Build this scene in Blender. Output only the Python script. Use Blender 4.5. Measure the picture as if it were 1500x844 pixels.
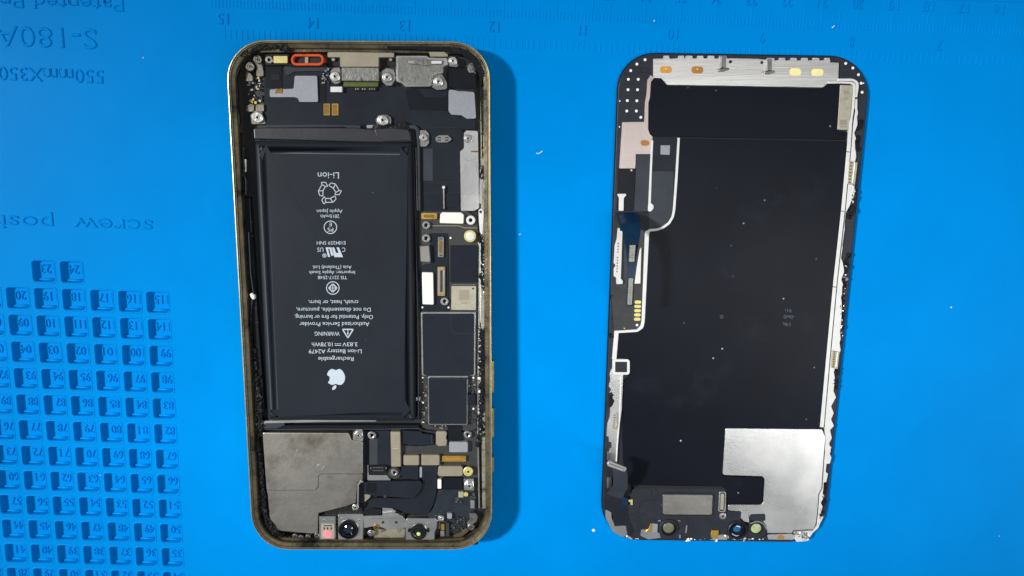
import bpy, bmesh, math, random
from mathutils import Vector, Matrix
random.seed(7)
for o in list(bpy.data.objects): bpy.data.objects.remove(o)
SC = bpy.context.scene
COL = SC.collection
S = 0.001                                   # everything below is thought of in millimetres

# ------------------------------------------------------------------ camera (fitted to the mat's printed grid and ruler)
CH, CT, CR, CF = 202.963, -0.1737, 0.0261, 1000.0
ct, st, cr, sr = math.cos(CT), math.sin(CT), math.cos(CR), math.sin(CR)
R1 = Matrix(((1, 0, 0), (0, ct, st), (0, -st, ct)))
R2 = Matrix(((cr, -sr, 0), (sr, cr, 0), (0, 0, 1)))
C2W = (R2 @ R1).transposed()
cd = bpy.data.cameras.new('camera'); cam = bpy.data.objects.new('camera', cd); COL.objects.link(cam)
cam.matrix_world = Matrix.Translation((0, 0, CH * S)) @ C2W.to_4x4()
cd.sensor_fit = 'HORIZONTAL'; cd.sensor_width = 36; cd.lens = CF / 1500 * 36
cd.clip_start = 0.005; cd.clip_end = 20
SC.camera = cam
SC.render.resolution_x = 1024; SC.render.resolution_y = 576

# ------------------------------------------------------------------ light and exposure
SC.view_settings.view_transform = 'Standard'; SC.view_settings.look = 'None'
SC.view_settings.exposure = 0; SC.view_settings.gamma = 1
W = bpy.data.worlds.new('World'); SC.world = W; W.use_nodes = True
bg = W.node_tree.nodes['Background']; bg.inputs[0].default_value = (0.86, 0.93, 1.0, 1); bg.inputs[1].default_value = 0.19
def area(name, loc, target, size, sizey, power, col=(1, 1, 1)):
    l = bpy.data.lights.new(name, 'AREA'); l.shape = 'RECTANGLE'; l.size = size; l.size_y = sizey; l.energy = power; l.color = col
    o = bpy.data.objects.new(name, l); COL.objects.link(o); o.location = loc
    o.rotation_euler = (Vector(target) - Vector(loc)).to_track_quat('-Z', 'Y').to_euler()
    return o
KEY = Vector((-1.44, 0.30, 1.36))
area('key_lamp', KEY, (0, -0.03, 0), 0.2, 0.2, 12.5, (1, 0.985, 0.96))
# added spot at the key lamp: its oblong pool stands in for soft shadows
sl = bpy.data.lights.new('added_pool_spot', 'SPOT'); sl.energy = 268.0; sl.color = (1, 0.985, 0.96); sl.spot_size = math.radians(6.6); sl.spot_blend = 1.0; sl.shadow_soft_size = 0.1
so = bpy.data.objects.new('added_pool_spot', sl); COL.objects.link(so)
tgt = Vector((-0.004, -0.068, 0)); zz_ = (KEY - tgt).normalized(); xd = Vector((0.93, 0.30, 0)); xd = (xd - zz_ * xd.dot(zz_)).normalized(); yd = zz_.cross(xd)
so.matrix_world = Matrix.Translation(KEY) @ Matrix((xd, yd, zz_)).transposed().to_4x4() @ Matrix.Diagonal((2.2, 1, 1, 1))
# tube over the bench, to the right
area('tube_lamp', (0.54, -0.26, 0.95), (0.15, -0.08, 0), 0.16, 1.0, 4.5, (0.97, 0.99, 1))

# ------------------------------------------------------------------ helpers
TILT = [0.0]                                # rise per mm towards the bottom of the picture (the phone lies tilted on its camera bump)
TY0 = 29.0                                  # world y (mm) of the tilted phone's lower end
def P(px, py, z, raw=False):
    """photo pixel -> point (mm) on the level z above the mat"""
    d = C2W @ Vector(((px - 750) / CF, -(py - 422) / CF, -1))
    k = 0.0 if raw else TILT[0]
    t = (z + k * TY0 - CH) / (d.z + k * d.y)
    return Vector((d.x * t, d.y * t, CH + d.z * t))
def lin(c):
    c /= 255.0
    return c / 12.92 if c <= 0.04045 else ((c + 0.055) / 1.055) ** 2.4
def rgb(r, g, b): return (lin(r), lin(g), lin(b), 1)
MATS = {}
def material(name, col, rough=0.5, metal=0.0, var=0.15, nscale=300, bump=0.0, bscale=900, spec=0.5, stretch=None, speck=0.0, speckcol=(0.6, 0.62, 0.65, 1), rvar=0.1, dirt=None, dirtamt=0.0, dscale=120, coat=0.0):
    m = bpy.data.materials.new(name); m.use_nodes = True; MATS[name] = m
    nt = m.node_tree; N = nt.nodes; L = nt.links
    b = N['Principled BSDF']
    b.inputs['Metallic'].default_value = metal; b.inputs['Specular IOR Level'].default_value = spec
    b.inputs['Coat Weight'].default_value = coat; b.inputs['Coat Roughness'].default_value = 0.15
    g = N.new('ShaderNodeNewGeometry'); mp = N.new('ShaderNodeMapping')
    L.new(g.outputs['Position'], mp.inputs[0])
    if stretch: mp.inputs['Scale'].default_value = stretch
    n = N.new('ShaderNodeTexNoise'); n.inputs['Scale'].default_value = nscale; n.inputs['Detail'].default_value = 5; n.inputs['Roughness'].default_value = 0.6
    L.new(mp.outputs[0], n.inputs['Vector'])
    r = N.new('ShaderNodeValToRGB'); e = r.color_ramp.elements
    e[0].position = 0.3; e[1].position = 0.7
    e[0].color = tuple(c * (1 - var) for c in col[:3]) + (1,); e[1].color = tuple(min(1, c * (1 + var)) for c in col[:3]) + (1,)
    L.new(n.outputs['Fac'], r.inputs[0]); out = r.outputs[0]
    if dirt:
        n2 = N.new('ShaderNodeTexNoise'); n2.inputs['Scale'].default_value = dscale; n2.inputs['Detail'].default_value = 8; n2.inputs['Roughness'].default_value = 0.68
        L.new(g.outputs['Position'], n2.inputs['Vector'])
        r2 = N.new('ShaderNodeValToRGB'); r2.color_ramp.elements[0].position = 0.62 - dirtamt * 0.4; r2.color_ramp.elements[1].position = 0.72 - dirtamt * 0.2
        L.new(n2.outputs['Fac'], r2.inputs[0])
        mx = N.new('ShaderNodeMixRGB'); L.new(r2.outputs[0], mx.inputs[0]); L.new(out, mx.inputs[1]); mx.inputs[2].default_value = dirt; out = mx.outputs[0]
    if speck:
        v = N.new('ShaderNodeTexVoronoi'); v.inputs['Scale'].default_value = 210; L.new(g.outputs['Position'], v.inputs['Vector'])
        r3 = N.new('ShaderNodeValToRGB'); r3.color_ramp.elements[0].position = 0.02 * speck; r3.color_ramp.elements[0].color = (1, 1, 1, 1); r3.color_ramp.elements[1].position = 0.05 * speck; r3.color_ramp.elements[1].color = (0, 0, 0, 1)
        L.new(v.outputs['Distance'], r3.inputs[0])
        n4 = N.new('ShaderNodeTexNoise'); n4.inputs['Scale'].default_value = 60; L.new(g.outputs['Position'], n4.inputs['Vector'])
        mt = N.new('ShaderNodeMath'); mt.operation = 'MULTIPLY'; L.new(r3.outputs[0], mt.inputs[0])
        r4 = N.new('ShaderNodeValToRGB'); r4.color_ramp.elements[0].position = 0.5; r4.color_ramp.elements[1].position = 0.62; L.new(n4.outputs['Fac'], r4.inputs[0])
        L.new(r4.outputs[0], mt.inputs[1])
        mx = N.new('ShaderNodeMixRGB'); L.new(mt.outputs[0], mx.inputs[0]); L.new(out, mx.inputs[1]); mx.inputs[2].default_value = speckcol; out = mx.outputs[0]
    L.new(out, b.inputs['Base Color'])
    rr = N.new('ShaderNodeMapRange'); rr.inputs['To Min'].default_value = max(0.02, rough - rvar); rr.inputs['To Max'].default_value = min(1, rough + rvar)
    n3 = N.new('ShaderNodeTexNoise'); n3.inputs['Scale'].default_value = nscale * 0.37; n3.inputs['Detail'].default_value = 4; L.new(mp.outputs[0], n3.inputs['Vector'])
    L.new(n3.outputs['Fac'], rr.inputs['Value']); L.new(rr.outputs[0], b.inputs['Roughness'])
    if bump:
        nb = N.new('ShaderNodeTexNoise'); nb.inputs['Scale'].default_value = bscale; nb.inputs['Detail'].default_value = 4; L.new(mp.outputs[0], nb.inputs['Vector'])
        bp = N.new('ShaderNodeBump'); bp.inputs['Strength'].default_value = bump; bp.inputs['Distance'].default_value = 0.0003
        L.new(nb.outputs['Fac'], bp.inputs['Height']); L.new(bp.outputs[0], b.inputs['Normal'])
    return m
material('silicone', (0.0, 0.215, 0.62, 1), 0.42, var=0.05, nscale=30, bump=0.10, bscale=1500, spec=0.10, rvar=0.06, speck=0.28, speckcol=(0.05, 0.34, 0.75, 1))
material('table', rgb(120, 110, 100), 0.6)
material('gold_edge', rgb(196, 180, 138), 0.34, 1, var=0.2, nscale=500)
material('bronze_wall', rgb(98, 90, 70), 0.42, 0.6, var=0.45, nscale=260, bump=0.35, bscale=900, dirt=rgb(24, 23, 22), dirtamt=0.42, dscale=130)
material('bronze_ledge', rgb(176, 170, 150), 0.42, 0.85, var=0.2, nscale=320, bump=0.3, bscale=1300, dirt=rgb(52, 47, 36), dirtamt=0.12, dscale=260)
material('floor_black', rgb(18, 20, 24), 0.5, var=0.25, nscale=200, bump=0.1)
material('flex_black', rgb(28, 33, 41), 0.42, var=0.15, nscale=160, bump=0.06, bscale=500, spec=0.16)
material('flex_dark', rgb(19, 22, 28), 0.4, var=0.15, nscale=200, spec=0.16)
material('flex_grey', rgb(50, 54, 61), 0.45, var=0.12, nscale=160, spec=0.2)
material('flex_blue', rgb(5, 36, 60), 0.38, var=0.2, nscale=300, spec=0.3)
material('board_dark', rgb(40, 41, 42), 0.5, var=0.25, nscale=500, bump=0.15, bscale=1400)
material('board_blue', rgb(22, 30, 40), 0.45, var=0.3, nscale=500)
material('chip_black', rgb(24, 27, 37), 0.5, var=0.1, nscale=300, spec=0.15, speck=0.6)
material('can_black', rgb(27, 32, 41), 0.45, var=0.08, nscale=200, spec=0.15, speck=0.7)
material('battery_wrap', rgb(28, 33, 41), 0.43, var=0.12, nscale=70, bump=0.05, bscale=220, spec=0.2, speck=0.5)
material('battery_fold', rgb(42, 42, 48), 0.36, var=0.25, nscale=90, bump=0.35, bscale=160, spec=0.5)
material('film_black', rgb(15, 18, 27), 0.36, var=0.12, nscale=60, bump=0.02, bscale=150, spec=0.1, speck=1.5, dirt=rgb(25, 28, 37), dirtamt=0.12, dscale=38)
material('bezel_black', rgb(40, 42, 50), 0.4, var=0.18, nscale=300, bump=0.12, spec=0.2, speck=0.5)
material('glass_edge', rgb(12, 13, 18), 0.12, var=0.1, spec=0.6)
material('rubber_black', rgb(16, 17, 20), 0.55, var=0.3, nscale=700, bump=0.4, bscale=1500, spec=0.22)
material('void_black', rgb(7, 8, 9), 0.7, var=0.1)
material('steel', rgb(244, 242, 238), 0.29, 1, var=0.07, nscale=180, bump=0.05, bscale=1800, dirt=rgb(222, 219, 213), dirtamt=0.1, dscale=60)
material('steel_brushed', rgb(240, 236, 230), 0.33, 1, var=0.10, nscale=160, stretch=(0.15, 6, 1), bump=0.08, bscale=600)
material('steel_worn', rgb(156, 153, 146), 0.46, 1, var=0.13, nscale=110, bump=0.14, bscale=700, dirt=rgb(112, 106, 96), dirtamt=0.38, dscale=45)
material('steel_dull', rgb(138, 137, 134), 0.45, 1, var=0.2, nscale=420, bump=0.3, bscale=900, dirt=rgb(90, 90, 88), dirtamt=0.2, dscale=420)
material('steel_shaded_grimy', rgb(122, 117, 107), 0.5, 0.8, var=0.3, nscale=420, bump=0.3, bscale=900, dirt=rgb(60, 56, 50), dirtamt=0.25, dscale=350)  # grime plus the wall's shade, both put into this darker steel colour
material('steel_bright', rgb(206, 205, 202), 0.33, 1, var=0.12, nscale=500, bump=0.12)
material('white_foil', rgb(208, 208, 206), 0.5, 0.15, var=0.06, nscale=400, bump=0.08)
material('pink_steel', rgb(192, 178, 172), 0.42, 0.8, var=0.06, nscale=200)
material('grey_tape', rgb(140, 142, 150), 0.5, 0.25, var=0.07, nscale=900, bump=0.1, bscale=2500)
material('white_shield', rgb(228, 226, 214), 0.5, 0.1, var=0.03, nscale=200)
material('tan_metal', rgb(150, 142, 124), 0.5, 0.5, var=0.09, nscale=300, bump=0.05)
material('tan_chip', rgb(168, 164, 146), 0.5, 0.5, var=0.13, nscale=500, bump=0.1, bscale=2000)
material('gold', rgb(226, 186, 92), 0.32, 0.9, var=0.15, nscale=700)
material('gold_pale', rgb(206, 192, 122), 0.4, 0.4, var=0.1, nscale=700)
material('brass_dark', rgb(120, 92, 40), 0.5, 0.5, var=0.2, nscale=600)
material('orange_pad', rgb(204, 142, 56), 0.45, 0.2, var=0.15, nscale=700)
material('brown_pad', rgb(168, 112, 48), 0.45, 0.2, var=0.15, nscale=700)
material('yellow_pad', rgb(240, 226, 158), 0.5, 0.1, var=0.08, nscale=700)
material('orange_rubber', rgb(214, 82, 40), 0.5, var=0.2, nscale=700, bump=0.2, spec=0.3)
material('olive', rgb(74, 86, 28), 0.4, var=0.2, nscale=500)
material('print_grey', rgb(176, 186, 196), 0.6, var=0.04, nscale=900, spec=0.2)
material('print_faint', rgb(86, 92, 104), 0.6, var=0.2, nscale=900, spec=0.2)
material('white_dot', rgb(238, 238, 234), 0.5, var=0.04)
material('lens_black', rgb(8, 9, 14), 0.08, var=0.1, spec=0.6, rvar=0.02, coat=0.5)
material('lens_blue', rgb(12, 18, 44), 0.05, var=0.1, spec=0.8, rvar=0.02, coat=1)
material('lens_cyan', rgb(18, 92, 142), 0.15, var=0.2, nscale=500, rvar=0.02, coat=1)
material('lens_olive', rgb(104, 106, 82), 0.3, var=0.15, nscale=500, coat=0.6)
material('lens_green', rgb(166, 178, 130), 0.3, var=0.35, nscale=900, coat=0.6)
material('led_green', rgb(190, 214, 130), 0.3, var=0.2, nscale=900, coat=1)
material('pink_led', rgb(240, 130, 140), 0.5, var=0.06)
material('crumb_white', rgb(225, 226, 228), 0.6)
M = MATS
M['silicone'].node_tree.nodes['Principled BSDF'].inputs['Specular Tint'].default_value = (0.0, 0.42, 1.0, 1)

ORG = {}
def link(name, me, mats, parent=None, smooth=False, origin=None):
    """mesh given in mm, world coordinates -> object whose origin sits at its base"""
    vs = [v.co for v in me.vertices]
    if origin is None:
        xs = [v.x for v in vs]; ys = [v.y for v in vs]; zs = [v.z for v in vs]
        origin = Vector(((min(xs) + max(xs)) / 2, (min(ys) + max(ys)) / 2, min(zs)))
    for v in me.vertices: v.co = (v.co - origin) * S
    for m in (mats if isinstance(mats, (list, tuple)) else [mats]): me.materials.append(M[m])
    if smooth:
        for p in me.polygons: p.use_smooth = True
    o = bpy.data.objects.new(name, me); COL.objects.link(o)
    ORG[o.name] = origin
    if parent:
        o.parent = parent; o.location = (origin - ORG[parent.name]) * S
    else: o.location = origin * S
    return o
def thing(name, label, cat, org, group=None):
    o = bpy.data.objects.new(name, None); COL.objects.link(o); ORG[o.name] = Vector(org); o.location = Vector(org) * S
    o.empty_display_size = 0.01
    o['label'] = label; o['category'] = cat
    if group: o['group'] = group
    return o
def mesh(verts, faces, mi=None):
    me = bpy.data.meshes.new('m'); me.from_pydata([tuple(v) for v in verts], [], faces)
    if mi:
        for p, k in zip(me.polygons, mi): p.material_index = k
    me.update(); return me
def area2(p): return sum(p[i][0] * p[(i + 1) % len(p)][1] - p[(i + 1) % len(p)][0] * p[i][1] for i in range(len(p))) / 2
def fillet(pts, r, seg=5):
    """round the corners of a polygon; a point may carry its own radius as third entry"""
    n = len(pts); out = []
    for i in range(n):
        p = Vector(pts[i][:2]); a = Vector(pts[i - 1][:2]); b = Vector(pts[(i + 1) % n][:2])
        rr = pts[i][2] if len(pts[i]) > 2 else r
        u = (a - p); v = (b - p); lu, lv = u.length, v.length
        if rr <= 0.01 or lu < 1e-6 or lv < 1e-6: out.append((p.x, p.y)); continue
        u /= lu; v /= lv
        c = max(-1, min(1, u.dot(v))); an = math.acos(c)
        if an > 3.05: out.append((p.x, p.y)); continue
        d = min(rr / math.tan(an / 2), lu * 0.48, lv * 0.48); rr = d * math.tan(an / 2)
        cen = p + (u + v).normalized() * (rr / math.sin(an / 2))
        s = p + u * d - cen; e = p + v * d - cen
        a0 = math.atan2(s.y, s.x); a1 = math.atan2(e.y, e.x); da = (a1 - a0 + math.pi) % (2 * math.pi) - math.pi
        k = max(1, seg if rr > 2 else 2)
        for j in range(k + 1):
            t = a0 + da * j / k; out.append((cen.x + rr * math.cos(t), cen.y + rr * math.sin(t)))
    return out
def inset(pts, d):
    """offset a CCW world polygon inwards by d"""
    n = len(pts); out = []
    for i in range(n):
        p = pts[i]; a = pts[i - 1]; b = pts[(i + 1) % n]
        u = Vector((p[0] - a[0], p[1] - a[1])); v = Vector((b[0] - p[0], b[1] - p[1]))
        if u.length < 1e-9: u = v
        if v.length < 1e-9: v = u
        u.normalize(); v.normalize()
        n1 = Vector((-u.y, u.x)); n2 = Vector((-v.y, v.x)); m = n1 + n2
        if m.length < 1e-6: m = n1
        m.normalize(); k = d / max(0.35, m.dot(n1))
        out.append((p[0] + m.x * k, p[1] + m.y * k))
    return out
def ccw(w): return w if area2(w) > 0 else w[::-1]
def prism(w, z0s, z1s, c=0.06, rnd=1):
    """w: CCW world xy; z0s, z1s: heights per vertex -> verts, faces with a chamfered top edge"""
    n = len(w); rings = [[(x, y, z) for (x, y), z in zip(w, z0s)]]
    cmax = min(c, 0.45 * min(b - a for a, b in zip(z0s, z1s))) if c else 0
    if cmax > 0.001:
        for k in range(rnd + 1):
            t = k / rnd * math.pi / 2
            i_ = cmax * (1 - math.cos(t)); dz = cmax * (1 - math.sin(t))
            q = inset(w, i_) if i_ > 1e-6 else w
            rings.append([(x, y, z - dz) for (x, y), z in zip(q, z1s)])
    else: rings.append([(x, y, z) for (x, y), z in zip(w, z1s)])
    V = [p for r in rings for p in r]; F = []
    for k in range(len(rings) - 1):
        for i in range(n):
            j = (i + 1) % n; F.append((k * n + i, k * n + j, (k + 1) * n + j, (k + 1) * n + i))
    F.append(tuple(range((len(rings) - 1) * n, len(rings) * n)))
    return V, F
def plate(name, pts, z0, z1, mat, parent, r=1.2, c=0.06, rnd=1, smooth=False):
    q = fillet(pts, r); w3 = [P(x, y, z1) for x, y in q]
    if area2([(p.x, p.y) for p in w3]) < 0: w3 = w3[::-1]
    w = [(p.x, p.y) for p in w3]; z1s = [p.z for p in w3]; dz = z1 - z0
    V, F = prism(w, [z - dz for z in z1s], z1s, c, rnd)
    return link(name, mesh(V, F), mat, parent, smooth)
def rect(x0, y0, x1, y1): return [(x0, y0), (x1, y0), (x1, y1), (x0, y1)]
def box(name, x0, y0, x1, y1, z0, z1, mat, parent, r=1.2, c=0.06, **k): return plate(name, rect(x0, y0, x1, y1), z0, z1, mat, parent, r, c, **k)
def strokepts(pts, w):
    n = len(pts); Lf = []; Rt = []
    ws = w if isinstance(w, (list, tuple)) else [w] * n
    for i in range(n):
        p = Vector(pts[i]); a = Vector(pts[max(0, i - 1)]); b = Vector(pts[min(n - 1, i + 1)])
        u = (p - a) if i > 0 else (b - p); v = (b - p) if i < n - 1 else (p - a)
        u.normalize(); v.normalize(); n1 = Vector((-u.y, u.x)); n2 = Vector((-v.y, v.x)); m = (n1 + n2).normalized()
        k = ws[i] / 2 / max(0.4, m.dot(n1))
        Lf.append((p.x + m.x * k, p.y + m.y * k)); Rt.append((p.x - m.x * k, p.y - m.y * k))
    return Lf + Rt[::-1]
def smoothline(pts, r):
    """round the bends of an open polyline"""
    out = [pts[0]]
    for i in range(1, len(pts) - 1):
        p = Vector(pts[i]); a = Vector(pts[i - 1]); b = Vector(pts[i + 1])
        u = a - p; v = b - p; d = min(r, u.length * 0.45, v.length * 0.45); u.normalize(); v.normalize()
        A = p + u * d; B = p + v * d
        for k in range(5):
            t = k / 4; q = A * (1 - t) ** 2 + p * 2 * t * (1 - t) + B * t * t; out.append((q.x, q.y))
    out.append(pts[-1]); return out
def stroke(name, pts, w, z0, z1, mat, parent, bend=0, c=0.05):
    if bend:
        if isinstance(w, (list, tuple)):
            w = [w[0]] + [x for x in w[1:-1] for _ in range(5)] + [w[-1]]
        pts = smoothline(pts, bend)
    return plate(name, strokepts(pts, w), z0, z1, mat, parent, 0, c)
def ring(name, pts, wpx, z0, z1, mat, parent, r=2, c=0.04):
    """closed frame: outline pts, width inwards"""
    q = fillet(pts, r); w3 = [P(x, y, z1) for x, y in q]
    if area2([(p.x, p.y) for p in w3]) < 0: w3 = w3[::-1]
    w = [(p.x, p.y) for p in w3]; zt = [p.z for p in w3]; n = len(w); d = wpx * 0.195; dz = z1 - z0
    c = min(c, d * 0.3)
    loops = [(0, -dz), (0, -c), (c, 0), (d - c, 0), (d, -c), (d, -dz)]
    V = []; F = []
    for i_, z in loops:
        s = inset(w, i_) if i_ else w
        V += [(x, y, t + z) for (x, y), t in zip(s, zt)]
    for k in range(len(loops) - 1):
        for i in range(n):
            j = (i + 1) % n; F.append((k * n + i, k * n + j, (k + 1) * n + j, (k + 1) * n + i))
    return link(name, mesh(V, F), mat, parent)
def lathe(name, px, py, z, prof, mats, parent, mi=None, seg=28, hexhole=0):
    """prof: (radius in photo pixels, height in mm above z); mi: material index per profile segment"""
    c = P(px, py, z); k = 0.196; V = []; F = []; I = []
    for r, h in prof:
        for i in range(seg):
            t = 2 * math.pi * i / seg; V.append((c.x + r * k * math.cos(t), c.y + r * k * math.sin(t), c.z + h))
    for q in range(len(prof) - 1):
        for i in range(seg):
            j = (i + 1) % seg; F.append((q * seg + i, q * seg + j, (q + 1) * seg + j, (q + 1) * seg + i)); I.append(mi[q] if mi else 0)
    F.append(tuple(range((len(prof) - 1) * seg, len(prof) * seg))); I.append(mi[-1] if mi else 0)
    return link(name, mesh(V, F, I), mats, parent, True if False else False)
def disc(name, x, y, r, z0, z1, mat, parent, c=0.05, seg=24): return lathe(name, x, y, z1, [(r, z0 - z1), (r, -c), (r - c / 0.196, 0)], mat, parent, seg=seg)
def standoff(x, y, r, z, parent, mat='steel_bright'):
    """round threaded standoff with a dark hole"""
    return lathe('standoff', x, y, z, [(r, -1.2), (r, -0.12), (r * 0.88, 0), (r * 0.55, 0), (r * 0.42, -0.1), (r * 0.38, -0.9)], [mat, 'void_black'], parent, [0, 0, 0, 0, 1, 1])
def screw(x, y, r, z, parent, mat='steel_bright', name='screw'):
    """pan head screw with a raised rim, a dished face and a small socket"""
    a = random.random() * 3
    o = lathe(name, x, y, z, [(r, -0.6), (r, -0.1), (r * 0.86, 0), (r * 0.66, 0), (r * 0.55, -0.18), (r * 0.40, -0.18), (r * 0.34, 0.02), (r * 0.24, 0.02), (r * 0.16, -0.25)], [mat, 'void_black'], parent, [0, 0, 0, 0, 0, 0, 0, 1, 1])
    return o
TXT = {}
def text_geo(s, ext=0.0, bev=0.0):
    key = (s, ext, bev)
    if key in TXT: return TXT[key]
    cu = bpy.data.curves.new('t', 'FONT'); cu.body = s; cu.align_x = 'LEFT'; cu.size = 1; cu.extrude = ext; cu.bevel_depth = bev; cu.bevel_resolution = 1; cu.offset = -bev * 0.75; cu.resolution_u = 3
    o = bpy.data.objects.new('t', cu); COL.objects.link(o); dg = bpy.context.evaluated_depsgraph_get(); dg.update()
    me = bpy.data.meshes.new_from_object(o.evaluated_get(dg))
    V = [v.co.copy() for v in me.vertices]; F = [tuple(p.vertices) for p in me.polygons]
    bpy.data.objects.remove(o); bpy.data.curves.remove(cu); bpy.data.meshes.remove(me)
    TXT[key] = (V, F); return V, F
def print_px(name, s, cx, cy, wpx, hpx, z, mat, parent, ang=0.0, bold=0.0):
    """flat lettering, upside down as in the photo: hpx = height of a capital, centred on the pixel"""
    V, F = text_geo(s, 0, 0)
    xs = [v.x for v in V]; x0, x1 = min(xs), max(xs); k = wpx / (x1 - x0); ky = hpx / 0.7
    ca, sa = math.cos(ang), math.sin(ang); out = []
    for v in V:
        a = -(v.x - (x0 + x1) / 2) * k; b = (v.y - 0.35) * ky
        out.append(P(cx + a * ca - b * sa, cy + a * sa + b * ca, z))
    me = mesh(out, F)
    # make sure the print faces upwards
    bm = bmesh.new(); bm.from_mesh(me)
    for f in bm.faces:
        if f.normal.z < 0: f.normal_flip()
    bm.to_mesh(me); bm.free()
    return link(name, me, mat, parent)
def flat(name, polys, z, mat, parent):
    """flat printed shapes: list of pixel polygons"""
    V = []; F = []
    for p in polys:
        w = [P(x, y, z) for x, y in p]
        if area2([(a.x, a.y) for a in w]) < 0: w = w[::-1]
        F.append(tuple(range(len(V), len(V) + len(w)))); V += w
    return link(name, mesh(V, F), mat, parent)
def annulus_polys(cx, cy, r0, r1, n=28):
    out = []
    for i in range(n):
        a = 2 * math.pi * i / n; b = 2 * math.pi * (i + 1) / n
        out.append([(cx + r0 * math.cos(a), cy + r0 * math.sin(a)), (cx + r1 * math.cos(a), cy + r1 * math.sin(a)), (cx + r1 * math.cos(b), cy + r1 * math.sin(b)), (cx + r0 * math.cos(b), cy + r0 * math.sin(b))])
    return out
def seg_polys(pts, w, closed=False):
    out = []; n = len(pts)
    for i in range(n if closed else n - 1):
        out.append(strokepts([pts[i], pts[(i + 1) % n]], w))
    return out
def pile(name, spots, mat, parent, kind=None):
    """many tiny boxes joined into one part: spots = (cx, cy, w, h, z0, z1, mat index)"""
    V = []; F = []; I = []
    for cx, cy, w, h, z0, z1, k in spots:
        b = [P(x, y, z1) for x, y in rect(cx - w / 2, cy - h / 2, cx + w / 2, cy + h / 2)]
        if area2([(p.x, p.y) for p in b]) < 0: b = b[::-1]
        n = len(V); V += [Vector((p.x, p.y, p.z - (z1 - z0))) for p in b] + b
        for i in range(4): F.append((n + i, n + (i + 1) % 4, n + 4 + (i + 1) % 4, n + 4 + i)); I.append(k)
        F.append((n + 4, n + 5, n + 6, n + 7)); I.append(k)
    o = link(name, mesh(V, F, I), mat, parent)
    if kind: o['kind'] = kind
    return o
def residue(name, line, wpx, z, n, parent, mat='rubber_black', size=(0.9, 2.6), hgt=0.5, rnd=None):
    """torn adhesive: crumpled lumps strung along a line, joined into one part"""
    rg = random.Random(rnd if rnd is not None else int(line[0][0] * 7 + line[0][1]))
    bm = bmesh.new(); L = []
    for i in range(len(line) - 1): L.append((Vector(line[i + 1]) - Vector(line[i])).length)
    tot = sum(L)
    for q in range(n):
        d = tot * (q + rg.random()) / n; i = 0
        while i < len(L) - 1 and d > L[i]: d -= L[i]; i += 1
        a = Vector(line[i]); b = Vector(line[i + 1]); t = d / L[i]; p = a.lerp(b, t); u = (b - a).normalized(); nn = Vector((-u.y, u.x))
        p = p + nn * rg.uniform(-wpx / 2, wpx / 2)
        c = P(p.x, p.y, z)
        sx = rg.uniform(*size) * 0.196 * (1.9 if rg.random() < 0.25 else 1.1); sy = sx * rg.uniform(0.35, 0.8); sz = hgt * rg.uniform(0.25, 0.8)
        w_ = P(b.x, b.y, z) - P(a.x, a.y, z); dirn = math.atan2(w_.y, w_.x) + rg.gauss(0, 0.5)
        m = Matrix.Translation(c) @ Matrix.Rotation(dirn, 4, 'Z') @ Matrix.Rotation(rg.uniform(-0.4, 0.4), 4, 'X') @ Matrix.Diagonal((sx, sy, sz, 1))
        r = bmesh.ops.create_icosphere(bm, subdivisions=1, radius=1, matrix=m)
        for v in r['verts']: v.co += Vector((rg.uniform(-1, 1), rg.uniform(-1, 1), rg.uniform(-0.5, 0.5))) * sx * 0.42
    me = bpy.data.meshes.new('r'); bm.to_mesh(me); bm.free()
    return link(name, me, mat, parent)
def jag(pts, step, amp, seed):
    """torn edge: subdivide an open line and push points sideways"""
    rg = random.Random(seed); out = [pts[0]]
    for i in range(len(pts) - 1):
        a = Vector(pts[i]); b = Vector(pts[i + 1]); n = max(1, int((b - a).length / step)); u = (b - a).normalized(); nn = Vector((-u.y, u.x))
        for k in range(1, n + 1):
            p = a.lerp(b, k / n)
            if not (i == len(pts) - 2 and k == n): p = p + nn * rg.uniform(-amp, amp) + u * rg.uniform(-step * 0.3, step * 0.3)
            out.append((p.x, p.y))
    return out

# ------------------------------------------------------------------ the repair mat
PSI = -0.0584
cpsi, spsi = math.cos(PSI), math.sin(PSI)
def MW(u, v, z=0): return Vector((u * cpsi - v * spsi, u * spsi + v * cpsi, z))      # mat frame (mm) -> world
def WM(p): return (p.x * cpsi + p.y * spsi, -p.x * spsi + p.y * cpsi)
def PM(px, py): return WM(P(px, py, 0, True))
GX, GY, PX, PY = -158.564, -40.046, 8.399, 8.414
U0, U1, V0, V1 = -250.0, 250.0, -190.0, 0.0
edge = PM(1450, 3.5)[1]; V1 = edge
mat_o = thing('repair_mat', 'blue silicone repair mat with numbered screw compartments and embossed rulers under both phone halves', 'mat', MW((U0 + U1) / 2, (V0 + V1) / 2, -4))
tb = link('tabletop', mesh([(-700, -500, -4.02), (700, -500, -4.02), (700, 500, -4.02), (-700, 500, -4.02)], [(0, 1, 2, 3)]), 'table'); tb['kind'] = 'structure'
cw, chh = PX * 0.805, PY * 0.80             # hole size
cells = {}; CD = 1.5
for row in range(-1, 14):
    if row == -1: nums = {2: 123, 3: 124}
    else:
        k = row // 2
        if row % 2 == 0: nums = {c: 115 - 16 * k + (6 - c) for c in range(-1, 7)}
        else: nums = {c: 114 - 16 * k - (6 - c) for c in range(-1, 7)}
    for c, n in nums.items(): cells[(c, row)] = n
mgx = (PX - cw) / 2; mgy = (PY - chh) / 2
def cell_uv(c, row): return GX + c * PX - mgx, GY - row * PY + mgy          # upper left corner of the pitch square
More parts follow.
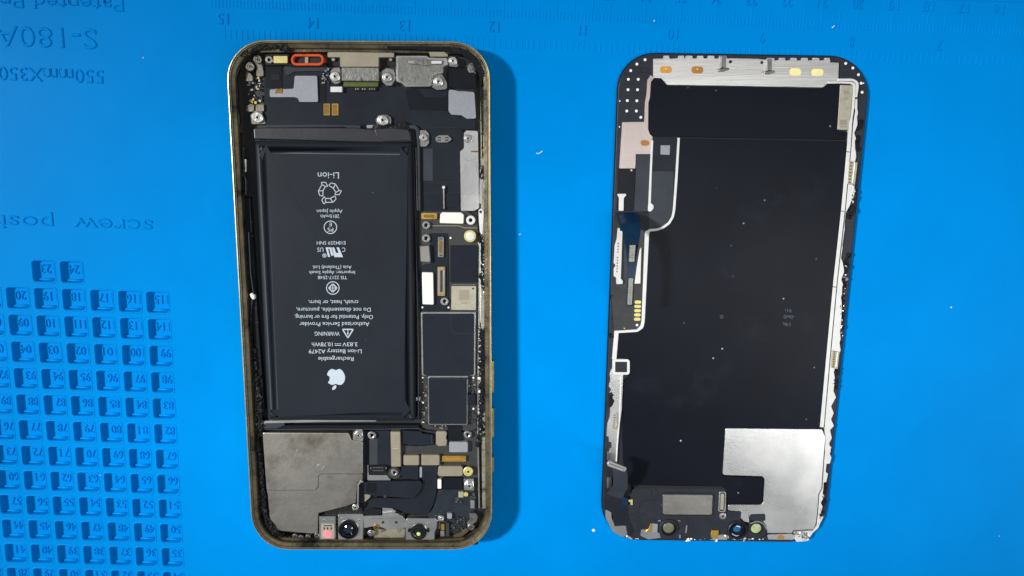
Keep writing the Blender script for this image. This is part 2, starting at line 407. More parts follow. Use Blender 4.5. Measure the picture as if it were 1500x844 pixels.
def sheet():
    V = []; F = []
    def quad(u0, v0, u1, v1):
        n = len(V); V.extend([MW(u0, v0), MW(u1, v0), MW(u1, v1), MW(u0, v1)]); F.append((n, n + 1, n + 2, n + 3))
    gu0, gv1 = cell_uv(-1, -1); gu1 = gu0 + 8 * PX; gv0 = gv1 - 15 * PY
    # the sheet round the compartments
    quad(U0, V0, gu0, V1); quad(gu1, V0, U1, V1); quad(gu0, gv1, gu1, V1); quad(gu0, V0, gu1, gv0)
    for row in range(-1, 14):
        for c in range(-1, 7):
            u, v = cell_uv(c, row)
            if (c, row) not in cells: quad(u, v - PY, u + PX, v); continue
            x0, x1, y0, y1 = u + mgx, u + PX - mgx, v - PY + mgy, v - mgy
            r = 0.9; inner = []; outer = []
            for (cx, cy, a0, cox, coy) in ((x1 - r, y0 + r, -90, u + PX, v - PY), (x1 - r, y1 - r, 0, u + PX, v), (x0 + r, y1 - r, 90, u, v), (x0 + r, y0 + r, 180, u, v - PY)):
                pr = []
                for k in range(5):
                    t = math.radians(a0 + 90 * k / 4); pr.append((cx + r * math.cos(t), cy + r * math.sin(t)))
                inner += pr
                A, B = pr[0], pr[4]
                pa = (A[0], coy) if a0 in (-90, 90) else (cox, A[1]); pb = (cox, B[1]) if a0 in (-90, 90) else (B[0], coy)
                outer += [pa, ((pa[0] + cox) / 2, (pa[1] + coy) / 2), (cox, coy), ((pb[0] + cox) / 2, (pb[1] + coy) / 2), pb]
            n = len(V); V.extend([MW(*p) for p in outer] + [MW(*p) for p in inner]); m = 20
            for i in range(m):
                j = (i + 1) % m; F.append((n + i, n + j, n + m + j, n + m + i))
    # outer edge and the lower trough beyond the rulers
    n = len(V); V.extend([MW(U0, V1), MW(U1, V1), MW(U1, V1, -2.4), MW(U0, V1, -2.4), MW(U1, V1 + 26, -2.4), MW(U0, V1 + 26, -2.4)])
    F.append((n, n + 3, n + 2, n + 1)); F.append((n + 3, n + 5, n + 4, n + 2))
    a = [MW(U0, V1 + 26, -2.4), MW(U1, V1 + 26, -2.4), MW(U1, V1 + 26), MW(U0, V1 + 26), MW(U1, V1 + 44), MW(U0, V1 + 44)]
    n = len(V); V.extend(a); F.append((n, n + 3, n + 2, n + 1)); F.append((n + 3, n + 5, n + 4, n + 2))
    # sides down to the table
    c = [(U0, V0), (U1, V0), (U1, V1 + 44), (U0, V1 + 44)]
    n = len(V); V.extend([MW(*p, 0) for p in c] + [MW(*p, -4) for p in c])
    for i in range(4): F.append((n + i, n + 4 + i, n + 4 + (i + 1) % 4, n + (i + 1) % 4))
    return mesh(V, F)
sh = link('mat_sheet', sheet(), 'silicone', mat_o)
def cell_mesh(dep=CD):
    """one compartment: rounded lip, tapered walls, flat floor and a step along its near wall; origin at its centre"""
    V = []; F = []; loops = [(-0.36, -0.02, 1.15), (-0.2, 0.1, 1.05), (-0.04, 0.13, 0.95), (0.1, 0.06, 0.9), (0.26, -0.22, 0.8), (0.36, -dep + 0.25, 0.7), (0.5, -dep, 0.6)]
    hw, hh = cw / 2, chh / 2
    for d, z, r in loops:
        for (sx, sy, a0) in ((1, -1, -90), (1, 1, 0), (-1, 1, 90), (-1, -1, 180)):
            for k in range(5):
                t = math.radians(a0 + 90 * k / 4)
                V.append((sx * (hw - d - r) + r * math.cos(t), sy * (hh - d - r) + r * math.sin(t), z))
    n = 20
    for q in range(len(loops) - 1):
        for i in range(n): j = (i + 1) % n; F.append((q * n + i, q * n + j, (q + 1) * n + j, (q + 1) * n + i))
    F.append(tuple(range((len(loops) - 1) * n, len(loops) * n)))
    b = len(V); x0, x1, y0, y1 = -hw + 1.1, hw - 0.75, -hh + 0.55, -hh + 1.15
    V += [(x0, y0, -dep), (x1, y0, -dep), (x1, y1, -dep), (x0, y1, -dep), (x0 + .1, y0, -dep + 0.5), (x1 - .1, y0, -dep + 0.5), (x1 - .1, y1 - 0.22, -dep + 0.5), (x0 + .1, y1 - 0.22, -dep + 0.5)]
    F += [(b + 4, b + 5, b + 6, b + 7), (b + 1, b + 2, b + 6, b + 5), (b + 2, b + 3, b + 7, b + 6), (b + 3, b, b + 4, b + 7)]
    V = [MW(*p[:2], p[2]) * S for p in V]
    me = mesh(V, F); me.materials.append(M['silicone'])
    for p in me.polygons: p.use_smooth = len(p.vertices) == 4
    return me
CM = cell_mesh()
def emboss(name, s, u, v, wmm, hmm, z, parent, h=0.22, bev=0.1, halign=0.5, mat='silicone'):
    """raised lettering in the mat's own frame, turned half round; (u, v) = centre"""
    V, F = text_geo(s, 0.008, 0.04)
    xs = [q.x for q in V]; x0, x1 = min(xs), max(xs); k = wmm / (x1 - x0); ky = hmm / 0.7; zm = max(q.z for q in V)
    out = [MW(u - (q.x - (x0 + (x1 - x0) * halign)) * k, v - (q.y - 0.35) * ky, z + (q.z / zm) * h) for q in V]
    return link(name, mesh(out, F), mat, parent)
for (c, row), n in cells.items():
    u, v = cell_uv(c, row); cu, cv = u + PX / 2, v - PY / 2
    o = bpy.data.objects.new('compartment', CM); COL.objects.link(o); o.parent = mat_o
    w = MW(cu, cv); ORG[o.name] = w; o.location = (w - ORG[mat_o.name]) * S
    t = str(n); wm = {1: 1.4, 2: 3.1, 3: 4.3 if n != 111 else 3.4}[len(t)]
    emboss('number', t, cu + (0.35 if len(t) == 3 else 0.65), cv + 0.55, wm, 2.7, -CD, o, h=0.32)
# embossed lettering, upper left
def emboss_px(s, x0, x1, y, hpx, full=None, fullw=None, name='embossed_text'):
    """visible span x0..x1 (px) of the text; y = centre of the capitals at the x1 end"""
    a = PM(x1, y); b = PM(x0, y); wmm = abs(a[0] - b[0]); h = hpx * 0.196
    V, F = text_geo(s, 0.008, 0.04); xs = [q.x for q in V]; w0 = max(xs) - min(xs)
    if full:
        V2, _ = text_geo(full, 0.008, 0.04); xs2 = [q.x for q in V2]; wmm = wmm * (max(xs2) - min(xs2)) / w0; s = full
    return emboss(name, s, a[0], a[1], wmm, h, 0, mat_o, h=0.32, halign=0.0)
emboss_px('Patented Pr', 2, 181, 8.5, 17, 'Patented Product')
emboss_px('S-180A', -8, 142, 58, 28)
emboss_px('550mmX350', -2, 152, 113, 19, '550mmX350mm')
emboss_px('screw  posi', 3, 224, 333, 21, 'screw  position')
# rulers
def ticks(name, base_px, list_um, name2=None):
    V = []; F = []
    for u, v0, v1, w in list_um:
        n = len(V); h = 0.11
        for dv in (v0, v1):
            for du, z in ((-w, 0), (-w * 0.25, h), (w * 0.25, h), (w, 0)): V.append(MW(u + du, dv, z))
        F += [(n, n + 1, n + 5, n + 4), (n + 1, n + 2, n + 6, n + 5), (n + 2, n + 3, n + 7, n + 6), (n, n + 3, n + 2, n + 1), (n + 4, n + 5, n + 6, n + 7)]
    return link(name, mesh(V, F), 'silicone', mat_o)
u22, vb = PM(1151, 42)
vb = (PM(1151, 42)[1] + PM(715, 24.5)[1] + PM(330, 11)[1]) / 3
L = []
for i in range(-80, 171):
    u = u22 - i * 1.0
    if u < PM(309, 5)[0] - .2: continue
    L.append((u, vb, vb + (5.1 if i % 5 == 0 else 2.0), 0.17))
ticks('centimetre_scale', None, L)
vi = sum(PM(x, y)[1] for x, y in ((330, 57), (723, 70), (1373, 95))) / 3
ui = PM(330, 57)[0]; uk = (PM(1373, 95)[0] - ui) / 8
L = []
for i in range(0, 16 * 11):
    u = ui + i * uk / 16; L.append((u, vi, vi + (3.6 if i % 16 == 0 else 2.7), 0.17))
ticks('inch_scale', None, L)
for k, (x, y) in {15: (327, 28), 14: (458, 34), 13: (592, 38), 12: (723, 40), 11: (853, 45), 10: (985, 50.5), 9: (1116, 56), 8: (1247, 62), 7: (1375, 67), 6: (1502, 73)}.items():
    a = PM(x, y); emboss('ruler_number', str(k), a[0], a[1], 3.0 if k > 11 or k == 10 else (2.0 if k == 11 else 1.5), 2.9, 0, mat_o, h=0.28)
for n in range(12, 31):
    u = u22 - (n - 22) * 10; v = vb + 6.9
    if u < PM(880, 0)[0] - 40: continue
    emboss('ruler_number', str(n), u - 0.4, v, 3.0, 2.7, 0, mat_o, h=0.28)


# ------------------------------------------------------------------ the opened phone body
TILT[0] = 0.0107                               # the camera bump under its top end lifts it off the mat
phone = thing('opened_phone', 'opened phone housing with gold rim, black battery and exposed circuit board', 'phone', P(535, 432, 0, True))
OUT = [(329.5, 58), (718, 60.5), (721.5, 806), (370, 806)]
RZ = 6.9
def loft(name, base, r, loops, mats, parent, seg=9, close_in=False):
    """rings inset (mm) from one outline at given heights, joined; material index per band"""
    q = fillet(base, r, seg); w3 = [P(x, y, RZ) for x, y in q]
    if area2([(p.x, p.y) for p in w3]) < 0: w3 = w3[::-1]
    w = [(p.x, p.y) for p in w3]; dzs = [p.z - RZ for p in w3]; n = len(w); V = []; F = []; I = []
    for d, z, _ in loops:
        s = inset(w, d) if abs(d) > 1e-6 else w
        V += [(x, y, max(0.05, z + t) if z < 0.4 else z + t) for (x, y), t in zip(s, dzs)]
    for k in range(len(loops) - 1):
        for i in range(n):
            j = (i + 1) % n; F.append((k * n + i, k * n + j, (k + 1) * n + j, (k + 1) * n + i)); I.append(loops[k][2])
    if close_in: F.append(tuple(range((len(loops) - 1) * n, len(loops) * n))); I.append(loops[-1][2])
    return link(name, mesh(V, F, I), mats, parent)
loft('frame', OUT, 56, [(0.9, 0.5, 0), (0.15, 0.9, 0), (0, 1.6, 0), (0, 6.3, 0), (0.04, 6.72, 0), (0.13, 6.88, 0), (0.22, 6.9, 0), (0.42, 6.86, 1), (0.5, 6.75, 1), (0.62, 6.62, 0), (0.72, 6.6, 1), (1.0, 6.3, 1), (1.9, 6.1, 1), (2.1, 5.7, 1), (2.2, 2.3, 1)], ['gold_edge', 'bronze_wall'], phone)
loft('back_cover', OUT, 56, [(1.0, 0.5, 0), (1.0, 1.5, 0), (1.2, 1.9, 0)], ['floor_black'], phone, close_in=True)
# camera bump on the back carries the upper end
plate('camera_bump', rect(380, 660, 500, 790), -1.45, 0.6, 'glass_edge', phone, 20)
for y0, y1 in ((529, 575), (598, 641), (670, 692)):
    plate('side_button', rect(719, y0, 723.6, y1), 3.0, 5.2, 'gold_edge', phone, 1.2)
mid = plate('midframe', fillet([(345, 74), (708, 76), (712, 793), (381, 793)], 44), 1.9, 2.4, 'floor_black', phone, 0)
# ledges inside the wall
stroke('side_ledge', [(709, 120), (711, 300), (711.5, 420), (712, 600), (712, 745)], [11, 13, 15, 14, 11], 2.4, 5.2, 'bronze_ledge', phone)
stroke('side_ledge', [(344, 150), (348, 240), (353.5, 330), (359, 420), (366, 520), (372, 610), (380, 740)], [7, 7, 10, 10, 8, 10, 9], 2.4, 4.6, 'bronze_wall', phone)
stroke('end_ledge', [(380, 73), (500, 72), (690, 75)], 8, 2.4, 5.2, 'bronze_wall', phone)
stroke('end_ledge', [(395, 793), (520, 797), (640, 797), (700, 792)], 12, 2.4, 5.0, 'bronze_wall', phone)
# --- lower assembly under the top edge of the picture (charging end)
end_flex = plate('charging_flex', [(386, 98), (500, 98), (500, 122), (580, 124), (594, 129), (656, 130), (657, 165), (676, 172), (696, 176), (697, 190), (612, 190), (600, 184), (388, 184)], 2.4, 3.4, 'flex_black', phone, 3)
box('flex_step', 389, 97, 413, 128, 3.4, 3.6, 'flex_dark', end_flex, 1)
box('flex_step', 397, 108, 410, 118, 3.6, 3.75, 'flex_black', end_flex, 2)
plate('flex_step', [(416, 97), (480, 97), (482, 104), (470, 104), (432, 105), (421, 111), (417, 108)], 3.4, 3.7, 'flex_grey', end_flex, 1)
box('flex_step', 466, 111, 478, 150, 3.4, 3.5, 'flex_dark', end_flex, 2)
stroke('flex_seam', [(622, 186), (670, 187)], 1.6, 3.4, 3.48, 'void_black', end_flex)
plate('flex_step', [(594, 131), (612, 131), (622, 143), (652, 143), (657, 136), (657, 163), (600, 160)], 3.4, 3.5, 'flex_dark', end_flex, 3)
t1 = plate('grey_tape', [(431.6, 111), (464.5, 111), (466, 149.5), (438.7, 149.5, 1), (436, 144), (431, 142.5), (395, 142.5), (395, 131), (430, 130)], 3.4, 3.95, 'grey_tape', end_flex, 2)
plate('gold_contact', [(402, 129), (408, 130.5), (413, 129), (414.5, 133), (413, 137.5), (408, 136), (402, 137), (404, 133)], 3.95, 4.1, 'brass_dark', t1, 0.6)
plate('grey_tape', [(657, 131), (695, 135), (697.5, 174), (683.5, 174), (676, 169), (661, 168), (657, 163)], 3.4, 3.95, 'grey_tape', end_flex, 3)
for x in (474, 486.2):
    b = box('contact_pad', x, 152, x + 9.3, 169, 3.4, 3.55, 'brass_dark', end_flex, 0.8)
    ring('pad_rim', rect(x, 152, x + 9.3, 169), 1, 3.55, 3.6, 'gold', end_flex, 0.8, 0.01)
# microphones, gasket, connector
box('microphone', 400.5, 82, 421, 92.6, 2.4, 4.4, 'gold_pale', phone, 1)
box('microphone_seal', 388, 79, 424, 96, 2.4, 3.9, 'rubber_black', phone, 3)
lathe('screw', 394, 87.5, 4.5, [(5.5, -1.5), (5.5, -.1), (4.5, 0), (2.4, 0), (1.6, -.4)], ['steel_dull', 'void_black'], phone, [0, 0, 0, 1, 1])
gk = ring('gasket', rect(426, 79, 474.5, 96), 3.4, 2.4, 5.0, 'orange_rubber', phone, 8.4, 0.25)
plate('gasket_mesh', rect(428, 81, 472.5, 94), 2.4, 3.8, 'void_black', phone, 6)
box('gasket_bridge', 446.5, 83, 451.5, 93, 3.8, 4.2, 'tan_metal', phone, 0.5)
box('gasket_base', 423, 92, 478, 98, 2.4, 4.2, 'flex_dark', phone, 3)
pb = plate('port_bracket', [(479.5, 78), (483, 75), (573, 75), (577, 78), (577, 84), (554.6, 84), (554.6, 98), (498, 98), (498, 84), (480, 84)], 2.4, 4.9, 'tan_metal', phone, 1)
stroke('bracket_edge', [(498.5, 76), (498.5, 97)], 1, 4.9, 4.98, 'tan_chip', pb)
box('bracket_shadow_gap', 481, 84, 498, 97, 2.4, 2.8, 'void_black', phone, 1)
box('bracket_shadow_gap', 555, 84, 579, 97, 2.4, 2.8, 'void_black', phone, 1)
disc('pin', 488, 87, 2.5, 2.8, 3.6, 'steel_bright', phone); disc('pin', 572, 87, 2.5, 2.8, 3.6, 'steel_bright', phone)
cn = plate('port_plate', [(500, 98), (555, 98.5), (556, 119.5), (500, 119)], 2.4, 5.3, 'steel_dull', phone, 1, 0.2)
rg = random.Random(4)
for i in range(16):
    x = 503 + rg.random() * 48; stroke('scratch', [(x, 117 - rg.random() * 4), (x + 3 + rg.random() * 4, 101 + rg.random() * 6)], 0.8, 5.3, 5.32, 'steel_bright', cn, c=0)
plate('port_tab', [(484, 104), (488, 99), (499, 98), (499, 121), (492, 124), (485, 120)], 2.4, 4.6, 'steel_dull', phone, 4, 0.15)
screw(490.5, 112, 7.2, 5.1, phone)
plate('port_tab', [(556, 106), (566, 99), (576, 101), (579, 107), (579, 117), (574, 126), (566, 126), (558, 119)], 2.4, 4.4, 'steel_dull', phone, 3, 0.15)
screw(567, 113, 6.8, 4.9, phone)
box('port_seal', 503, 120, 554, 127, 2.4, 4.3, 'olive', phone, 1)
box('port_pins', 518, 127, 552, 133, 2.4, 4.0, 'rubber_black', phone, 1)
pile('port_solder', [(521 + i * 3.4, 130.5, 1.4, 2.2, 4.0, 4.1, 0) for i in range(9) if i not in (2, 5)], ['steel_bright'], phone, 'stuff')
box('clip', 484, 127, 501, 135, 3.4, 4.5, 'white_foil', phone, 0.8)
# haptic motor cover
VM = [(579.5, 81), (625, 81), (628, 84), (655.8, 84.5), (655.8, 96), (650, 97), (649, 108), (640, 108), (633, 112), (630.5, 127), (594, 127.5), (588, 122), (580, 119.5)]
vm = plate('haptic_motor', VM, 2.4, 5.0, 'steel', phone, 2.5, 0.2)
plate('motor_face', [(583, 84), (624, 84), (627, 87), (650.5, 88), (649.5, 95), (647, 106), (638, 106), (630.5, 111), (628.5, 125), (595, 125), (589, 120), (583, 117.5)], 5.0, 5.08, 'steel_dull', vm, 2, 0.02)
sp = plate('contact_spring', [(597, 88), (620, 87.5), (648, 89), (648, 94), (632, 95), (622, 96.5), (612, 94.5), (598, 93.5)], 5.08, 5.4, 'steel_dull', vm, 1)
box('contact_end', 632, 89.3, 647, 93.3, 5.4, 5.46, 'white_foil', vm, 0.5); box('contact_end', 598, 88.8, 607, 93, 5.4, 5.46, 'pink_steel', vm, 0.5)
plate('ledge_tab', [(628, 76), (651, 76), (656, 80), (656, 83), (630, 83)], 3, 5.4, 'tan_metal', phone, 1)
plate('screw_tab', [(655, 84), (660, 82), (668, 83), (671, 95), (670, 99), (657, 97)], 2.4, 4.4, 'steel_dull', phone, 2)
screw(663.5, 89, 6, 4.8, phone, 'steel')
plate('screw_tab', [(631.5, 112), (640, 108.5), (648, 109), (655, 122), (655, 131), (640, 132), (631, 127)], 2.4, 4.3, 'steel_dull', phone, 4)
screw(642, 119.5, 6.8, 4.8, phone, 'steel')
plate('antenna_box', [(657, 100), (690, 100), (697, 112), (698, 131), (667, 131), (657, 127)], 2.4, 4.2, 'flex_dark', phone, 3)
stroke('box_edge', [(668, 131.5), (697, 132.5)], 2.4, 4.2, 4.6, 'void_black', phone)
lathe('nut', 691, 101, 4.8, [(6.4, -1.5), (6.4, -.1), (5.4, 0), (2.8, 0), (2, .3), (1, .3)], ['steel_dull'], phone, seg=6)
plate('corner_tab', [(684, 96), (694, 89), (699, 98), (697, 110), (688, 108)], 2.4, 3.6, 'steel_dull', phone, 2)
# upper left corner screws and tabs
for x, y, r in ((377, 87, 6), (366, 97.5, 6.2)): screw(x, y, r, 4.8, phone, 'steel_shaded_grimy')
plate('screw_tab', [(372, 86), (382, 86), (386, 105), (386, 112), (375, 112), (376, 100)], 2.4, 4.0, 'steel_shaded_grimy', phone, 2)
plate('screw_tab', [(361, 103), (367, 108), (370, 112), (370, 119), (359.5, 119), (359.5, 110)], 2.4, 4.0, 'steel_shaded_grimy', phone, 1.5)
box('clip', 374.5, 153, 386.5, 163, 2.4, 4.0, 'steel_shaded_grimy', phone, 1); plate('clip', [(360, 156), (367, 152), (372, 153), (372, 164), (360, 163)], 2.4, 3.8, 'steel_shaded_grimy', phone, 2)
plate('screw_tab', [(367, 168), (374, 162), (384, 163), (388, 177), (390, 182), (368, 182)], 2.4, 3.6, 'steel_shaded_grimy', phone, 3)
screw(377, 172, 8, 4.3, phone)
rg = random.Random(2)
pile('surface_components', [(363 + rg.random() * 22, 113 + rg.random() * 38, 1 + rg.random() * 2.6, 1 + rg.random() * 3, 2.4, 2.9 + rg.random() * .3, rg.choice((0, 0, 1, 1, 2, 2, 2, 3))) for _ in range(48)], ['steel_bright', 'flex_grey', 'board_blue', 'gold'], phone, 'stuff')
pile('surface_components', [(472 + rg.random() * 10, 99 + rg.random() * 24, 1 + rg.random() * 2, 1.2 + rg.random() * 2.6, 3.4, 3.8, rg.choice((0, 0, 1, 2))) for _ in range(20)], ['steel_dull', 'flex_grey', 'board_blue'], phone, 'stuff')
# screws and strips over the battery's upper edge
plate('battery_bracket', [(388, 183), (470, 182.5), (528, 184), (528, 188), (510, 188), (505, 186), (388, 187)], 3.4, 4.1, 'flex_grey', phone, 0.5)
plate('screw_tab', [(550, 175), (554, 169), (566, 168), (573, 172), (573, 183), (552, 183)], 3.4, 4.2, 'steel_dull', phone, 3)
screw(560.5, 176, 7.5, 4.8, phone)
box('bracket_strip', 537, 183, 551, 188, 3.4, 4.3, 'steel', phone, 0.6)
residue('torn_adhesive', [(548, 187), (575, 186), (597, 188)], 5, 4.4, 26, phone, hgt=0.4, size=(2, 5))
# --- strip, plate and flex right of the battery
stroke('battery_rail', [(598, 185.5), (607, 186), (611.5, 190), (613, 212), (614.5, 309)], [5, 6, 5, 4, 3.5], 2.4, 4.4, 'flex_grey', phone, 0, 0.12)
stroke('battery_rail', [(605.5, 215), (608, 310), (611, 420), (613, 520), (613, 614)], 1.5, 2.4, 4.6, 'flex_grey', phone, 0, 0.1)
stroke('battery_rail', [(609, 216), (611, 308)], 1.6, 2.4, 4.3, 'steel_dull', phone, 0, 0.1)
sf = plate('side_flex', [(614.5, 190), (676, 189), (679, 193), (679, 216), (674, 222), (674, 310), (615, 310)], 2.4, 3.5, 'flex_black', phone, 1)
for y in (267.5, 283): stroke('flex_seam', [(615.5, y), (673, y - .5)], 1.1, 3.5, 3.55, 'void_black', sf, c=0)
box('flex_step', 652, 283, 672.5, 303.5, 3.5, 3.75, 'flex_black', sf, 0.5)
box('flex_step', 620, 218, 634, 265, 3.5, 3.56, 'flex_grey', sf, 0.5)
stroke('flex_lip', [(651, 302), (673, 302)], 3, 3.5, 3.6, 'void_black', sf, c=0)
stroke('rod', [(649.8, 275), (650.3, 306)], [2.4, 1.8], 3.75, 4.3, 'steel_bright', phone); disc('rod_end', 649.8, 274.5, 2.2, 3.75, 4.4, 'white_foil', phone)
plate('screw_tab', [(614.5, 190), (624, 191), (628.5, 196), (628.5, 210), (624, 215), (614.5, 215)], 3.5, 4.1, 'steel_dull', phone, 3)
screw(620, 201.5, 5.6, 4.7, phone)
bc = plate('connector', [(638, 201), (643, 198), (656, 198), (659, 200.5), (662, 204), (659, 207), (655, 209), (643, 209), (638, 207)], 3.5, 4.1, 'steel_dull', phone, 0.6)
for dx in (641, 652): box('connector_slot', dx, 201, dx + 5, 202.6, 4.1, 4.12, 'void_black', bc, 0, 0); box('connector_slot', dx, 204.6, dx + 5, 206.2, 4.1, 4.12, 'void_black', bc, 0, 0)
sp_ = plate('side_plate', [(679.5, 195), (683, 191), (700, 192), (702, 305), (694, 309), (675, 309), (673.8, 222), (679.5, 217)], 2.4, 4.2, 'steel', phone, 2.5)
screw(685.5, 203, 6, 4.8, phone)
stroke('plate_pin', [(690, 222), (700, 222)], 2, 4.2, 4.5, 'brass_dark', sp_)
# --- logic board
lb = plate('logic_board', [(614, 309), (676, 309), (683, 309), (699, 318), (701, 345), (700.5, 455), (699, 560), (698, 628), (690, 631), (618, 630), (614.5, 600), (613, 440)], 2.4, 3.3, 'board_dark', phone, 2)
ZB = 3.3
c1 = box('connector', 617, 312, 640, 321.3, ZB, 4.0, 'gold', lb, 1.5); box('connector_core', 621, 314.6, 636, 318.8, 4.0, 4.05, 'brass_dark', lb, 0.5, 0)
plate('shield_cover', [(645, 314), (648, 311), (675, 311.5), (679.5, 314.5), (679, 328), (644, 327)], ZB, 4.3, 'white_shield', lb, 1.6, 0.15)
standoff(689.5, 322.7, 6.7, 4.3, lb, 'white_foil'); standoff(624, 330, 6.0, 4.2, lb); standoff(624, 349.2, 6.4, 4.2, lb)
stroke('board_seam', [(632, 331), (672, 331), (681, 334), (699, 334)], 1.2, ZB, 3.5, 'tan_metal', lb)
lathe('ground_ring', 688.7, 346.2, 4.2, [(9, -.9), (9, -.1), (8.3, 0), (6.2, 0), (5.6, .05), (4.6, .05), (1.6, .12)], ['gold_pale', 'white_foil'], lb, [0, 0, 0, 1, 1, 1, 1])
plate('spring_cap', [(614.5, 360, 1), (629, 359), (631, 381), (630, 385), (615.5, 384)], ZB, 4.9, 'steel_worn', lb, 1.5, 0.25)
flexb = plate('board_flex', [(630, 342), (656, 342), (658, 458), (615, 456), (614, 398), (620, 388), (632, 386)], ZB, 3.55, 'flex_black', lb, 1.5)
cc = box('connector', 641.3, 347, 650.2, 377, 3.55, 4.1, 'steel_dull', lb, 1.2); box('connector_core', 643.6, 353, 648, 371, 4.1, 4.14, 'brass_dark', lb, 0, 0)
pile('connector_pins', [(642.6 + s * 6.4, 353 + i * 1.9, 1.3, 0.9, 4.1, 4.16, 0) for i in range(10) for s in (0, 1)] + [(645.8, y, 4, 1.4, 4.1, 4.18, 1) for y in (350, 374)], ['tan_metal', 'void_black'], lb, 'stuff')
cc = box('connector', 641, 391, 652, 433.5, 3.55, 4.1, 'tan_metal', lb, 1.2); box('connector_core', 644.8, 396, 648.4, 428, 4.1, 4.14, 'board_dark', lb, 0, 0)
pile('connector_pins', [(643 + s * 7.2, 397 + i * 1.9, 2, 1, 4.1, 4.18, 0) for i in range(17) for s in (0, 1)] + [(646.6, y, 8, 3, 4.1, 4.22, 1) for y in (393.5, 431)], ['steel_bright', 'gold'], lb, 'stuff')
disc('test_point', 660, 348.7, 1.5, ZB, 3.6, 'white_dot', lb)
plate('chip', [(660, 360), (699, 360), (698.5, 414), (659.5, 414)], ZB, 4.0, 'chip_black', lb, 0.8)
plate('shield_cover', [(618, 399), (634.5, 399.5), (635.5, 446.5), (619, 446)], ZB, 4.4, 'white_shield', lb, 1.4, 0.15)
ch = plate('chip', [(661.3, 419), (697.5, 419), (697.2, 454.5), (661, 454)], ZB, 4.1, 'tan_chip', lb, 1.2)
stroke('chip_edge', [(661, 416.8), (697, 416.8)], 1.2, ZB, 3.9, 'steel_dull', lb)
disc('chip_dot', 693, 423, 1.5, 4.1, 4.13, 'void_black', ch, 0.01); flat('chip_mark', [rect(672.5, 425, 687, 440), rect(675, 443, 686, 445)], 4.115, 'tan_metal', ch)
standoff(651.2, 441.7, 6.1, 4.2, lb)
for x, y in ((618.7, 450.5), (657, 450.6), (619, 553.5), (693.5, 553.5), (619.5, 590), (619.5, 619), (693.5, 599)): disc('test_point', x, y, 1.4, ZB, 3.6, 'white_dot', lb, 0.02, 12)
# shield cans: black label, bare steel edge
ca = plate('shield_can', [(616, 457), (697, 457), (696.5, 551), (685.5, 551), (685.5, 553.5), (627, 553.5), (627, 551), (617.5, 551)], ZB, 4.7, 'steel_bright', lb, 2.2, 0.15)
plate('can_label', [(618.5, 459.5), (694.7, 459.5), (694.2, 549), (684, 551), (628, 551), (620, 549)], 4.7, 4.76, 'can_black', ca, 2, 0.03)
stroke('label_step', [(660.5, 460), (660.7, 484), (666, 488.5), (694, 488.5)], 1.1, 4.76, 4.78, 'void_black', ca, 5, 0)
ca = plate('shield_can', [(626.5, 553.5), (685.5, 553.5), (685, 622.8), (627, 622.8)], ZB, 4.5, 'steel_bright', lb, 2, 0.15)
plate('can_label', [(628, 553.8), (684, 553.8), (683.6, 621.3), (628.5, 621.3)], 4.5, 4.56, 'can_black', ca, 1.6, 0.03)
stroke('label_step', [(627, 555.3), (685, 555.3)], 1.2, 4.57, 4.62, 'void_black', ca, 0, 0)
box('chip', 684.5, 578, 696.5, 594, ZB, 4.7, 'chip_black', lb, 0.8)
rg = random.Random(5)
pile('surface_components', [(rg.uniform(616, 625), rg.uniform(556, 622), rg.uniform(1, 3), rg.uniform(1, 3), ZB, 3.7, rg.choice((0, 0, 0, 1, 2))) for _ in range(36)] + [(rg.uniform(687, 696), rg.uniform(556, 626), rg.uniform(1, 3), rg.uniform(1, 4), ZB, 3.7, rg.choice((0, 0, 0, 0, 2))) for _ in range(30)] + [(rg.uniform(630, 655), rg.uniform(624, 628), 2, 2, ZB, 3.7, rg.choice((0, 1))) for _ in range(14)], ['board_dark', 'tan_metal', 'steel_bright'], lb, 'stuff')
box('clip', 609, 582, 615.5, 587, 3.3, 4.2, 'white_foil', phone, 0.6)
# --- right hand wall hardware and torn adhesive
stroke('wall_strip', [(700.5, 355), (703, 362), (702.5, 400), (702, 460), (700.5, 540), (700, 640), (702, 745)], [2.5, 3, 3, 2.5, 2, 2, 2], 2.4, 4.7, 'steel_bright', phone)
plate('wall_plate', [(701, 308), (705, 305), (709, 310), (708, 330), (706.5, 346), (703, 340), (701.5, 325)], 3, 5.3, 'white_foil', phone, 2)
disc('hole', 704, 310.5, 2.1, 5.3, 5.33, 'void_black', phone, 0.01, 14)
plate('wall_plate', [(703, 356), (706, 352), (706.5, 400), (708, 430), (707.5, 470), (704, 476), (702.5, 440)], 3, 5.1, 'white_foil', phone, 1)
plate('wall_plate', [(703, 250), (708, 235), (710.5, 246), (708, 262), (706, 300), (702, 298)], 3, 5.3, 'steel_bright', phone, 2)
residue('torn_adhesive', [(707, 110), (711, 150), (711.5, 200), (711, 232), (709, 250), (705, 262)], 8, 5.4, 190, phone, hgt=0.45)
residue('torn_adhesive', [(704, 345), (708, 362), (708, 385), (707, 400), (709, 415), (708, 425)], 6, 5.4, 80, phone, hgt=0.4)
residue('torn_adhesive', [(705, 480), (708, 492), (710, 510), (706, 530), (709, 550), (706, 570), (711, 585), (707, 600), (703, 612), (708, 625), (703, 640), (701, 655)], 8, 5.4, 190, phone, hgt=0.5)
residue('torn_foil', [(703, 480), (702, 520), (703, 560), (702, 600), (704, 640)], 3, 5.3, 36, phone, 'white_foil', (0.8, 1.8), 0.25)
residue('torn_foil', [(709, 350), (708, 420), (706, 440)], 5, 5.5, 26, phone, 'white_foil', (0.8, 1.8), 0.25)
